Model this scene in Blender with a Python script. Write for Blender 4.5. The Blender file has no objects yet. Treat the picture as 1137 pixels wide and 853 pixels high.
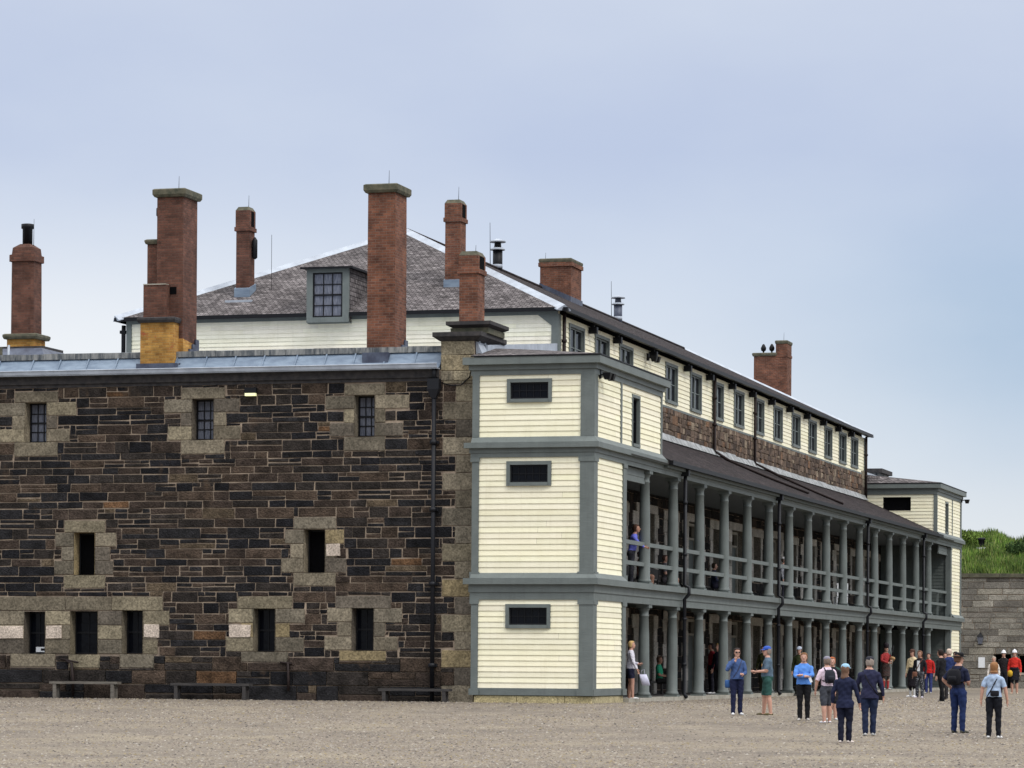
import bpy, bmesh, math, random
import numpy as np
from mathutils import Vector, Matrix
rnd = random.Random(7)
scene = bpy.context.scene
COL = scene.collection

# ------------------------------------------------------------------ camera, sky, sun, exposure
TH = math.radians(15.962); SN, CS = math.sin(TH), math.cos(TH)
cam_d = bpy.data.cameras.new('camera'); cam = bpy.data.objects.new('camera', cam_d); COL.objects.link(cam)
fw = Vector((-SN, CS, 0)); rt = Vector((CS, SN, 0)); up = Vector((0, 0, 1)); RO = .0069
r2 = rt*math.cos(RO)+up*math.sin(RO); u2 = up*math.cos(RO)-rt*math.sin(RO)
M3 = Matrix((r2, u2, -fw)).transposed()
cam.matrix_world = Matrix.Translation((22.565, -87.155, 1.0)) @ M3.to_4x4()
cam_d.sensor_width = 36; cam_d.lens = 3600/1137*36
cam_d.shift_x = 2.15/1137; cam_d.shift_y = 311.4/1137
cam_d.clip_start = .5; cam_d.clip_end = 3000
scene.camera = cam

SUN_EL, SUN_AZ = 48, 118           # azimuth: direction the light comes from, degrees clockwise from +Y
W = bpy.data.worlds.new('World'); scene.world = W; W.use_nodes = True
nt = W.node_tree; N = nt.nodes; L = nt.links
bg = N['Background']; bg.inputs[1].default_value = .10
sky = N.new('ShaderNodeTexSky'); sky.sky_type = 'NISHITA'; sky.sun_disc = False
sky.sun_elevation = math.radians(SUN_EL); sky.sun_rotation = math.radians(SUN_AZ)
tc = N.new('ShaderNodeTexCoord'); sp = N.new('ShaderNodeSeparateXYZ'); L.new(tc.outputs['Generated'], sp.inputs[0])
def nramp(stops, fac, interp='LINEAR'):
    r = N.new('ShaderNodeValToRGB'); r.color_ramp.interpolation = interp
    while len(r.color_ramp.elements) > 1: r.color_ramp.elements.remove(r.color_ramp.elements[0])
    for i, (p, c) in enumerate(stops):
        e = r.color_ramp.elements[0] if i == 0 else r.color_ramp.elements.new(p)
        e.position = p; e.color = (*c, 1)
    L.new(fac, r.inputs[0]); return r.outputs[0]
def nmath(op, a, b=None, clamp=False):
    m = N.new('ShaderNodeMath'); m.operation = op; m.use_clamp = clamp
    for i, v in enumerate((a, b)):
        if v is None: continue
        if isinstance(v, (int, float)): m.inputs[i].default_value = v
        else: L.new(v, m.inputs[i])
    return m.outputs[0]
def nmix(f, a, b):
    m = N.new('ShaderNodeMix'); m.data_type = 'RGBA'
    for i, v in ((0, f), (6, a), (7, b)):
        if isinstance(v, tuple): m.inputs[i].default_value = (*v, 1)
        elif isinstance(v, (int, float)): m.inputs[i].default_value = v
        else: L.new(v, m.inputs[i])
    return m.outputs[2]
elev = sp.outputs[2]                      # sine of the elevation
base = nramp([(0, (.84, .87, .89)), (.05, (.80, .84, .885)), (.085, (.70, .77, .87)), (.12, (.60, .685, .84)), (.155, (.525, .605, .795)), (.20, (.575, .645, .81)),
              (.35, (.97, 1.0, 1.05)), (1, (1, 1, 1))], elev)
# overcast cloud deck: brighter towards the zenith
zen = nmath('ADD', 1.0, nmath('MULTIPLY', nmath('MAXIMUM', nmath('SUBTRACT', elev, .22), 0), 2.6))
vm = N.new('ShaderNodeVectorMath'); vm.operation = 'SCALE'; L.new(base, vm.inputs[0]); L.new(zen, vm.inputs['Scale'])
# bluer gap in the cloud towards the north-east, and soft billows
nz = N.new('ShaderNodeTexNoise'); mp = N.new('ShaderNodeMapping'); L.new(tc.outputs['Generated'], mp.inputs[0]); mp.inputs['Scale'].default_value = (1, 1, 2.2)
L.new(mp.outputs[0], nz.inputs[0]); nz.inputs['Scale'].default_value = 9; nz.inputs['Detail'].default_value = 6
az = nmath('ARCTAN2', sp.outputs[0], sp.outputs[1])     # 0 along +Y, positive towards +X
def bump(v, c, w):
    d = nmath('DIVIDE', nmath('SUBTRACT', v, c), w); return nmath('POWER', 2.718, nmath('MULTIPLY', nmath('MULTIPLY', d, d), -1))
gap = nmath('MULTIPLY', bump(az, -.105, .075), bump(elev, .098, .040))
c1 = nmix(nmath('MULTIPLY', gap, .85), vm.outputs[0], (.33, .48, .68))
soft = nmath('MULTIPLY', nmath('SUBTRACT', nz.outputs[0], .5), .7)
c2 = nmix(nmath('ADD', .10, soft, True), c1, (.80, .86, .93))
# left part of the horizon is a brighter white
glow = nmath('MULTIPLY', bump(az, -.44, .17), bump(elev, .085, .042))
c2 = nmix(nmath('MULTIPLY', glow, .9), c2, (.93, .95, .98))
sc = N.new('ShaderNodeVectorMath'); sc.operation = 'SCALE'; L.new(c2, sc.inputs[0]); sc.inputs['Scale'].default_value = 10
L.new(nmix(.93, sky.outputs[0], sc.outputs[0]), bg.inputs[0])

sd = bpy.data.lights.new('sun', 'SUN'); sun = bpy.data.objects.new('sun', sd); COL.objects.link(sun)
sd.energy = 1.5; sd.angle = math.radians(10); sd.color = (1, .95, .88)
a = math.radians(SUN_AZ); e = math.radians(SUN_EL)
sdir = Vector((math.sin(a)*math.cos(e), math.cos(a)*math.cos(e), math.sin(e)))
sun.rotation_euler = sdir.to_track_quat('Z', 'Y').to_euler()
scene.view_settings.view_transform = 'Standard'; scene.view_settings.look = 'None'
scene.view_settings.exposure = 0; scene.view_settings.gamma = 1
scene.render.engine = 'CYCLES'

# ------------------------------------------------------------------ materials
def new_mat(name):
    m = bpy.data.materials.new(name); m.use_nodes = True
    return m, m.node_tree.nodes, m.node_tree.links, m.node_tree.nodes['Principled BSDF']
def _mixn(N, L, f, a, b, mode='MIX'):
    m = N.new('ShaderNodeMix'); m.data_type = 'RGBA'; m.blend_type = mode
    for i, v in ((0, f), (6, a), (7, b)):
        if isinstance(v, tuple): m.inputs[i].default_value = (*v, 1)
        elif isinstance(v, (int, float)): m.inputs[i].default_value = v
        else: L.new(v, m.inputs[i])
    return m.outputs[2]
def _noise(N, L, scale, detail=3, coord='Object', stretch=None, rough=.6):
    t = N.new('ShaderNodeNewGeometry') if coord == 'Position' else N.new('ShaderNodeTexCoord'); n = N.new('ShaderNodeTexNoise'); n.inputs['Scale'].default_value = scale
    n.inputs['Detail'].default_value = detail; n.inputs['Roughness'].default_value = rough
    if stretch:
        m = N.new('ShaderNodeMapping'); m.inputs['Scale'].default_value = stretch
        L.new(t.outputs[coord], m.inputs[0]); L.new(m.outputs[0], n.inputs[0])
    else: L.new(t.outputs[coord], n.inputs[0])
    return n.outputs[0]
def _ramp(N, L, f, stops):
    r = N.new('ShaderNodeValToRGB')
    while len(r.color_ramp.elements) > 1: r.color_ramp.elements.remove(r.color_ramp.elements[0])
    for i, (p, c) in enumerate(stops):
        e = r.color_ramp.elements[0] if i == 0 else r.color_ramp.elements.new(p)
        if isinstance(c, (int, float)): c = (c, c, c)
        e.position = p; e.color = (*c, 1)
    L.new(f, r.inputs[0]); return r.outputs[0]
def _bump(N, L, b, h, dist, strength=1):
    n = N.new('ShaderNodeBump'); n.inputs['Distance'].default_value = dist; n.inputs['Strength'].default_value = strength
    L.new(h, n.inputs['Height']); L.new(n.outputs[0], b.inputs['Normal'])
def plain(name, c, rough=.6, var=.25, scale=6, c2=None, metal=0, bump=0, stretch=None, spec=.4):
    m, N, L, b = new_mat(name)
    f = _noise(N, L, scale, 4, stretch=stretch)
    c2 = c2 or tuple(v*(1-var) for v in c)
    f2 = _ramp(N, L, f, [(.35, 0), (.65, 1)])
    L.new(_mixn(N, L, f2, c2, c), b.inputs['Base Color'])
    b.inputs['Roughness'].default_value = rough; b.inputs['Metallic'].default_value = metal
    b.inputs['Specular IOR Level'].default_value = spec
    if bump: _bump(N, L, b, f, bump)
    return m
def tinted(name, rough=.92, nscale=5, lo=.6, hi=1.35, bump=.02, spec=.15, extra=None, fine=20):
    """stone whose own colour comes per block from the mesh, weathered by noise"""
    m, N, L, b = new_mat(name)
    at = N.new('ShaderNodeAttribute'); at.attribute_name = 'tint'
    f = _noise(N, L, nscale, 6); g = _noise(N, L, fine, 3)
    k = _ramp(N, L, f, [(.3, lo), (.7, hi)])
    c = _mixn(N, L, 1.0, at.outputs[0], k, 'MULTIPLY')
    k2 = _ramp(N, L, g, [(.3, .5), (.7, 1.5)])
    c = _mixn(N, L, 1.0, c, k2, 'MULTIPLY')
    if extra:
        s = _ramp(N, L, _noise(N, L, extra[1], 5, stretch=extra[2]), [(extra[3], 0), (extra[3]+.1, 1)])
        c = _mixn(N, L, s, c, extra[0])
    L.new(c, b.inputs['Base Color']); b.inputs['Roughness'].default_value = rough
    b.inputs['Specular IOR Level'].default_value = spec
    _bump(N, L, b, g, bump)
    return m
def brickmat(name, c1, c2, mortar, bw=.22, bh=.075, ms=.008, stain=None, stain_at=.6):
    m, N, L, b = new_mat(name)
    t = N.new('ShaderNodeTexCoord'); br = N.new('ShaderNodeTexBrick'); L.new(t.outputs['UV'], br.inputs[0])
    br.inputs['Scale'].default_value = 1; br.inputs['Brick Width'].default_value = bw; br.inputs['Row Height'].default_value = bh
    br.inputs['Mortar Size'].default_value = ms; br.inputs['Mortar Smooth'].default_value = .3; br.inputs['Bias'].default_value = 0
    br.inputs['Color1'].default_value = (*c1, 1); br.inputs['Color2'].default_value = (*c2, 1); br.inputs['Mortar'].default_value = (*mortar, 1)
    k = _ramp(N, L, _noise(N, L, 1.7, 6, rough=.7), [(.28, .45), (.5, .95), (.72, 1.45)])
    c = _mixn(N, L, 1.0, br.outputs[0], k, 'MULTIPLY')
    if stain:
        c = _mixn(N, L, _ramp(N, L, _noise(N, L, 3, 6), [(stain_at, 0), (stain_at+.08, 1)]), c, stain)
    L.new(c, b.inputs['Base Color']); b.inputs['Roughness'].default_value = .9; b.inputs['Specular IOR Level'].default_value = .2
    _bump(N, L, b, br.outputs['Fac'], -.01)
    return m
MT = {}
MT['cream'] = plain('cream_paint', (.85, .81, .625), .55, c2=(.79, .75, .56), scale=2.2, stretch=(1, 1, 5))
MT['cream_shingle'] = plain('cream_shingle', (.87, .84, .70), .65, c2=(.77, .74, .60), scale=3.2)
MT['trim'] = plain('grey_green_paint', (.148, .175, .166), .5, c2=(.118, .142, .134), scale=3)
MT['trim_dark'] = plain('dark_grey_green', (.10, .115, .11), .6, c2=(.07, .085, .08), scale=3)  # darker paint tone; on the towers' inner boards it stands in for shade
MT['frame'] = plain('window_frame_paint', (.15, .175, .17), .5)
MT['black'] = plain('black_paint', (.006, .0065, .009), .5, spec=.2)
MT['iron'] = plain('cast_iron', (.009, .010, .014), .5, scale=9, spec=.25)
MT['rust'] = plain('dark_brown_iron', (.022, .014, .013), .6, scale=9, spec=.2)
MT['lead'] = plain('lead_sheet', (.185, .24, .31), .5, c2=(.11, .15, .21), scale=2.2, stretch=(1, 1, 3), metal=.0)
MT['lead_dark'] = plain('old_lead', (.075, .09, .13), .5, c2=(.03, .035, .06), scale=3)
MT['lead_pale'] = plain('pale_flashing', (.38, .42, .48), .5, c2=(.27, .30, .35), scale=2.5)
MT['coping'] = plain('coping_stone', (.115, .105, .072), .9, c2=(.05, .053, .036), scale=5, bump=.01)
MT['coping_dirty'] = plain('dirty_coping', (.26, .26, .25), .9, c2=(.06, .07, .08), scale=3.5, stretch=(2.5, 1, .5))
MT['coping_pale'] = plain('pale_old_flashing', (.36, .37, .38), .7, c2=(.14, .15, .15), scale=3.5)
MT['slate'] = plain('soot_stone', (.05, .045, .045), .9, c2=(.02, .02, .022), scale=6)
MT['brick'] = brickmat('red_brick', (.195, .080, .048), (.105, .045, .031), (.17, .115, .09))
MT['brick_dark'] = brickmat('sooty_brick', (.135, .060, .042), (.080, .038, .029), (.11, .07, .055))
MT['brick_yellow'] = brickmat('yellow_brick', (.42, .23, .06), (.29, .14, .035), (.38, .24, .09), stain=(.30, .09, .04), stain_at=.62)
MT['mortar'] = plain('lime_mortar', (.40, .315, .235), .95, c2=(.20, .155, .12), scale=2.2)
MT['stone'] = tinted('ironstone', nscale=2.6, bump=.05, lo=.4, hi=1.6, extra=((.075, .052, .036), 1.1, (1, 1, .7), .64))
MT['sand'] = tinted('sandstone', nscale=2.2, lo=.7, hi=1.25, bump=.012, extra=((.085, .077, .057), 1.5, (1.6, 1, .6), .63))
MT['rubble'] = tinted('rubble_stone', nscale=3, lo=.5, hi=1.5, bump=.03)
MT['ashlar'] = tinted('grey_ashlar', nscale=.9, lo=.7, hi=1.25, bump=.015, extra=((.33, .31, .27), 1.2, (.25, 1, 3), .66))
MT['kerb'] = plain('kerb_stone', (.36, .34, .29), .9, c2=(.24, .22, .18), scale=2.5, bump=.01)
MT['found'] = plain('yellow_foundation_stone', (.36, .32, .20), .9, c2=(.24, .21, .13), scale=4, bump=.01)
MT['wood'] = plain('grey_weathered_wood', (.17, .155, .13), .85, c2=(.09, .08, .07), scale=8, stretch=(.3, 3, 3))
MT['wood_dark'] = plain('dark_weathered_wood', (.055, .05, .048), .85, c2=(.03, .028, .028), scale=8, stretch=(.3, 3, 3))
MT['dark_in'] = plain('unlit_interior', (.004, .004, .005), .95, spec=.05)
MT['curtain'] = plain('pale_curtain', (.17, .18, .22), .9, c2=(.08, .09, .12), scale=6, stretch=(6, 1, 1))
MT['sign'] = plain('white_board', (.75, .77, .80), .6, var=.05)
MT['paint_ceiling'] = plain('ceiling_boards', (.12, .13, .14), .7)
MT['pink'] = plain('pale_patch_stone', (.52, .45, .39), .9, c2=(.42, .35, .29), scale=6)
def painted(name, c, c2, streak, rough=.55, tinted_=False):
    m, N, L, b = new_mat(name)
    f = _ramp(N, L, _noise(N, L, 2.2, 4, coord='Position'), [(.35, 0), (.65, 1)])
    col = _mixn(N, L, f, c2, c)
    st = _ramp(N, L, _noise(N, L, 1, 6, coord='Position', stretch=(7, 7, .55), rough=.7), [(.52, 0), (.75, .38)])
    col = _mixn(N, L, st, col, streak)
    ch = _ramp(N, L, _noise(N, L, 16, 5, coord='Position', rough=.75), [(.66, 0), (.70, .5)]); col = _mixn(N, L, ch, col, streak)
    if tinted_: at = N.new('ShaderNodeAttribute'); at.attribute_name = 'tint'; col = _mixn(N, L, 1.0, col, at.outputs[0], 'MULTIPLY')
    L.new(col, b.inputs['Base Color']); b.inputs['Roughness'].default_value = rough; b.inputs['Specular IOR Level'].default_value = .3
    _bump(N, L, b, _noise(N, L, 9, 4, coord='Position', stretch=(1, 1, 3)), .006)
    return m
MT['cream'] = painted('cream_paint', (.85, .81, .625), (.80, .76, .57), (.62, .57, .40), tinted_=True)
MT['cream_shingle'] = painted('cream_shingle', (.86, .83, .70), (.78, .75, .61), (.58, .55, .43), .65, tinted_=True)
MT['trim'] = painted('grey_green_paint', (.140, .160, .155), (.116, .134, .130), (.075, .085, .08))
def glassmat():
    m, N, L, b = new_mat('window_glass'); b.inputs['Base Color'].default_value = (.004, .005, .008, 1)
    b.inputs['Roughness'].default_value = .08; b.inputs['Specular IOR Level'].default_value = .09
    _bump(N, L, b, _noise(N, L, 2.5, 2), .004)
    return m
MT['glass'] = glassmat()
def lamp_mat():
    m, N, L, b = new_mat('lit_diffuser'); b.inputs['Base Color'].default_value = (.8, .8, .5, 1)
    b.inputs['Emission Color'].default_value = (.85, .88, .45, 1); b.inputs['Emission Strength'].default_value = .55; return m
MT['lamp'] = lamp_mat()
def shingles(name, cs, seam, lo=.45, hi=1.75):
    m, N, L, b = new_mat(name)
    t = N.new('ShaderNodeTexCoord'); br = N.new('ShaderNodeTexBrick'); L.new(t.outputs['UV'], br.inputs[0])
    br.inputs['Scale'].default_value = 1; br.inputs['Brick Width'].default_value = .16; br.inputs['Row Height'].default_value = .14
    br.inputs['Mortar Size'].default_value = .012; br.inputs['Mortar Smooth'].default_value = .2
    br.inputs['Color1'].default_value = (*cs[0], 1); br.inputs['Color2'].default_value = (*cs[1], 1); br.inputs['Mortar'].default_value = (*seam, 1)
    k = _ramp(N, L, _noise(N, L, 6, 6, stretch=(1, 1, 2.5), rough=.75), [(.32, lo), (.5, 1), (.68, hi)])
    k3 = _ramp(N, L, _noise(N, L, 1.8, 5, coord='Position', rough=.75), [(.3, lo+.12), (.7, 1.45)])
    c = _mixn(N, L, 1.0, br.outputs[0], k, 'MULTIPLY'); c = _mixn(N, L, 1.0, c, k3, 'MULTIPLY')
    k4 = _ramp(N, L, _noise(N, L, 1, 5, coord='Position', stretch=(.45, 2.6, .45), rough=.8), [(.3, .55), (.7, 1.5)]); c = _mixn(N, L, 1.0, c, k4, 'MULTIPLY')
    L.new(c, b.inputs['Base Color']); b.inputs['Roughness'].default_value = .95; b.inputs['Specular IOR Level'].default_value = .1
    _bump(N, L, b, br.outputs['Fac'], -.02); return m
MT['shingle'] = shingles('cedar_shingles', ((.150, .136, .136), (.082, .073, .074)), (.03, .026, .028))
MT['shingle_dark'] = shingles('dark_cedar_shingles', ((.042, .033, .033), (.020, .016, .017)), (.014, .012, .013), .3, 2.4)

# ------------------------------------------------------------------ mesh building
class MB:
    def __init__(s): s.v = []; s.f = []; s.m = []; s.uv = []; s.t = []; s.smooth = []; s.tinted = False
    def face(s, pts, m=0, uv=None, tint=None, smooth=False):
        b = len(s.v); s.v.extend([tuple(p) for p in pts]); s.f.append(tuple(range(b, b+len(pts)))); s.m.append(m); s.smooth.append(smooth)
        if uv is None:
            p0, p1, p2 = Vector(pts[0]), Vector(pts[1]), Vector(pts[2])
            n = (p1-p0).cross(p2-p1)
            if n.length < 1e-12 and len(pts) > 3: n = (p2-p1).cross(Vector(pts[3])-p2)
            n = n.normalized() if n.length > 0 else Vector((0, 0, 1))
            if abs(n.z) > .98: e1 = Vector((1, 0, 0)); e2 = Vector((0, 1, 0))
            else: e1 = Vector((0, 0, 1)).cross(n).normalized(); e2 = n.cross(e1)
            uv = [(Vector(p).dot(e1), Vector(p).dot(e2)) for p in pts]
        s.uv.extend(uv); s.t.extend([tint or (1, 1, 1)]*len(pts))
        if tint: s.tinted = True
    def hexa(s, q, m=0, tint=None, skip=()):
        """q: 8 corners, bottom four counter-clockwise then top four"""
        F = {'b': (0, 3, 2, 1), 't': (4, 5, 6, 7), 's': (0, 1, 5, 4), 'e': (1, 2, 6, 5), 'n': (2, 3, 7, 6), 'w': (3, 0, 4, 7)}
        for k, f in F.items():
            if k in skip: continue
            s.face([q[i] for i in f], m, tint=tint)
    def box(s, x0, x1, y0, y1, z0, z1, m=0, tint=None, skip=()):
        s.hexa([(x0, y0, z0), (x1, y0, z0), (x1, y1, z0), (x0, y1, z0), (x0, y0, z1), (x1, y0, z1), (x1, y1, z1), (x0, y1, z1)], m, tint, skip)
    def frustum(s, cx, cy, z0, z1, a0, b0, a1, b1, m=0):
        s.hexa([(cx-a0, cy-b0, z0), (cx+a0, cy-b0, z0), (cx+a0, cy+b0, z0), (cx-a0, cy+b0, z0),
                (cx-a1, cy-b1, z1), (cx+a1, cy-b1, z1), (cx+a1, cy+b1, z1), (cx-a1, cy+b1, z1)], m)
    def lathe(s, cx, cy, prof, n=16, m=0):
        R = [[(cx+r*math.cos(2*math.pi*i/n), cy+r*math.sin(2*math.pi*i/n), z) for i in range(n)] for r, z in prof]
        for a, b in zip(R, R[1:]):
            for i in range(n):
                j = (i+1) % n; s.face([a[i], a[j], b[j], b[i]], m, smooth=True)
        s.face(R[0][::-1], m); s.face(R[-1], m)
    def tube(s, path, r, n=8, m=0, caps=True):
        P = [Vector(p) for p in path]; rr = r if isinstance(r, (list, tuple)) else [r]*len(P)
        rings = []
        ref = Vector((0, 0, 1)) if abs((P[-1]-P[0]).normalized().z) < .9 else Vector((1, 0, 0))
        for i, p in enumerate(P):
            d = (P[min(i+1, len(P)-1)]-P[max(i-1, 0)]).normalized()
            a = d.cross(ref).normalized(); b = d.cross(a)
            rings.append([tuple(p+(a*math.cos(2*math.pi*k/n)+b*math.sin(2*math.pi*k/n))*rr[i]) for k in range(n)])
        for a, b in zip(rings, rings[1:]):
            for k in range(n):
                j = (k+1) % n; s.face([a[k], b[k], b[j], a[j]], m, smooth=True)
        if caps: s.face(rings[0], m); s.face(rings[-1][::-1], m)
    def build(s, name, mats, parent=None):
        me = bpy.data.meshes.new(name)
        me.from_pydata(s.v, [], s.f)
        if not isinstance(mats, (list, tuple)): mats = [mats]
        for x in mats: me.materials.append(MT[x] if isinstance(x, str) else x)
        me.polygons.foreach_set('material_index', s.m)
        me.polygons.foreach_set('use_smooth', s.smooth)
        ul = me.uv_layers.new(name='UVMap'); ul.data.foreach_set('uv', np.array(s.uv, dtype=np.float32).ravel())
        if s.tinted:
            at = me.color_attributes.new('tint', 'FLOAT_COLOR', 'POINT')
            c = np.ones((len(s.v), 4), dtype=np.float32); c[:, :3] = np.array(s.t); at.data.foreach_set('color', c.ravel())
        if any(s.smooth):
            bm = bmesh.new(); bm.from_mesh(me); bmesh.ops.remove_doubles(bm, verts=bm.verts, dist=.0004); bm.to_mesh(me); bm.free()
        me.update()
        o = bpy.data.objects.new(name, me); COL.objects.link(o)
        if parent: o.parent = parent
        return o
def tag(o, label=None, cat=None, group=None, kind=None):
    if label: o['label'] = label
    if cat: o['category'] = cat
    if group: o['group'] = group
    if kind: o['kind'] = kind
    return o
def empty(name, loc=(0, 0, 0), rz=0, label=None, cat=None, group=None):
    o = bpy.data.objects.new(name, None); o.empty_display_size = .3; COL.objects.link(o); o.location = loc; o.rotation_euler = (0, 0, rz)
    return tag(o, label, cat, group)
def copy_tree(o, parent=None, loc=None):
    c = o.copy(); COL.objects.link(c)
    if parent: c.parent = parent
    if loc is not None: c.location = loc
    for ch in list(o.children): copy_tree(ch, c)
    return c

# wall planes: local (u, d, z) -> world; u along the wall, d outwards
def plY(y): return lambda u, d, z: (u, y-d, z)          # faces the camera side (-Y), u = X
def plYb(y): return lambda u, d, z: (-u, y+d, z)         # faces +Y
def plX(x): return lambda u, d, z: (x+d, u, z)          # faces +X, u = Y
def plXb(x): return lambda u, d, z: (x-d, -u, z)         # faces -X
def lbox(mb, T, u0, u1, d0, d1, z0, z1, m=0, tint=None):
    mb.hexa([T(u0, d1, z0), T(u1, d1, z0), T(u1, d0, z0), T(u0, d0, z0), T(u0, d1, z1), T(u1, d1, z1), T(u1, d0, z1), T(u0, d0, z1)], m, tint)
def sub_rects(r, holes, mn=.05):
    out = [r]
    for h in holes:
        nx = []
        for (a, b, c, d) in out:
            if h[0] >= b or h[1] <= a or h[2] >= d or h[3] <= c: nx.append((a, b, c, d)); continue
            l, q = max(a, h[0]), min(b, h[1])
            if h[0]-a > mn: nx.append((a, h[0], c, d))
            if b-h[1] > mn: nx.append((h[1], b, c, d))
            if h[2]-c > mn: nx.append((l, q, c, h[2]))
            if d-h[3] > mn: nx.append((l, q, h[3], d))
        out = nx
    return out
def plane_with_holes(mb, T, u0, u1, z0, z1, holes, d=0, m=0):
    us = sorted({u0, u1, *[min(max(h[i], u0), u1) for h in holes for i in (0, 1)]}); zs = sorted({z0, z1, *[min(max(h[i], z0), z1) for h in holes for i in (2, 3)]})
    for a, b in zip(us, us[1:]):
        for c, e in zip(zs, zs[1:]):
            mu, mz = (a+b)/2, (c+e)/2
            if any(h[0] < mu < h[1] and h[2] < mz < h[3] for h in holes): continue
            mb.face([T(a, d, c), T(b, d, c), T(b, d, e), T(a, d, e)], m)
def block(mb, T, u0, u1, z0, z1, d, tint, m=0, gap=.011, ch=.016, jit=.012, back=0):
    """one dressed block standing d proud of the wall plane with chamfered edges"""
    a, b, c, e = u0+gap, u1-gap, z0+gap, z1-gap
    if b-a < .03 or e-c < .03: return
    J = lambda: rnd.uniform(-jit, jit)
    o = [(a+J(), c+J()), (b+J(), c+J()), (b+J(), e+J()), (a+J(), e+J())]
    ch = min(ch, (b-a)/4, (e-c)/4)
    i = [(o[0][0]+ch, o[0][1]+ch), (o[1][0]-ch, o[1][1]+ch), (o[2][0]-ch, o[2][1]-ch), (o[3][0]+ch, o[3][1]-ch)]
    B = [T(x, -back, z) for x, z in o]; Mi = [T(x, d-ch*.6, z) for x, z in o]; I = [T(x, d+rnd.uniform(-.006, .006), z) for x, z in i]
    mb.face(I, m, tint=tint)
    for k in range(4):
        j = (k+1) % 4
        mb.face([Mi[k], Mi[j], I[j], I[k]], m, tint=tint); mb.face([B[k], B[j], Mi[j], Mi[k]], m, tint=tint)
def masonry(mb, T, u0, u1, z0, z1, holes, courses, lens, palette, d=.02, snecked=.25, m=0, gap=.011, jit=.012, base=None):
    z = z0
    while z < z1-.03:
        h = rnd.uniform(*courses)
        if base and z < base[0]: h = base[1]*rnd.uniform(.9, 1.1)
        if z1-(z+h) < courses[0]*.6: h = z1-z
        u = u0-rnd.uniform(0, lens[0])
        while u < u1:
            l = rnd.uniform(*lens)*(1.25 if rnd.random() < .2 else 1)
            if base and z < base[0]: l *= 1.5
            a, b = max(u, u0), min(u+l, u1); rows = [(z, z+h)]
            cells = [(a, b, z, z+h)]
            if h > courses[0]*1.25 and rnd.random() < snecked:
                k = rnd.uniform(.4, .6); cells = [(a, b, z, z+h*k), (a, b, z+h*k, z+h)]
                if l > .5 and rnd.random() < .6:
                    q = a+(b-a)*rnd.uniform(.35, .65); cells = [(a, b, z, z+h*k), (a, q, z+h*k, z+h), (q, b, z+h*k, z+h)]
            for cc in cells:
                for (x0, x1, y0, y1) in sub_rects(cc, holes):
                    p = palette(); dd = d*rnd.uniform(.5, 1.4)
                    block(mb, T, x0, x1, y0, y1, dd+(.05 if base and z < base[0] else 0), p, m, gap, jit=jit)
            u += l
        z += h
def wpick(tab):
    tot = sum(t[0] for t in tab)
    def f():
        r = rnd.random()*tot
        for w, c in tab:
            r -= w
            if r <= 0: break
        k = rnd.uniform(.75, 1.25); return tuple(v*k for v in c)
    return f
def clap(mb, T, u0, u1, z0, z1, ex, holes=(), proud=.022, m=0, seams=True):
    """lapped boards: each course leans out towards its lower edge"""
    n = max(1, round((z1-z0)/ex)); ex = (z1-z0)/n
    for i in range(n):
        a, b = z0+i*ex, z0+(i+1)*ex
        cuts = sorted({a, b, *[h[k] for h in holes for k in (2, 3) if a < h[k] < b]})
        for c, e in zip(cuts, cuts[1:]):
            mz = (c+e)/2
            iv = [(u0, u1)]
            for h in holes:
                if h[2] < mz < h[3]:
                    nv = []
                    for p, q in iv:
                        if h[0] > p: nv.append((p, min(q, h[0])))
                        if h[1] < q: nv.append((max(p, h[1]), q))
                    iv = [x for x in nv if x[1]-x[0] > 1e-4]
            pc = proud*(1-(c-a)/ex); pe = proud*(1-(e-a)/ex)
            sg = []
            for p, q in iv:
                w = p
                while w < q-1e-5:
                    w2 = min(q, w+rnd.uniform(1.6, 4.2)); w2 = q if q-w2 < .5 else w2; sg.append((w, w2)); w = w2
            for p, q in sg:
                k = rnd.uniform(.91, 1.03); tn = (k, k*rnd.uniform(.985, 1.01), k*rnd.uniform(.96, 1.02))
                mb.face([T(p+.002, pc, c), T(q-.002, pc, c), T(q-.002, pe, e), T(p+.002, pe, e)], m, tint=tn)
                if c == a: mb.face([T(p, 0, c), T(q, 0, c), T(q, pc, c), T(p, pc, c)], m, tint=tn)
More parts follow.
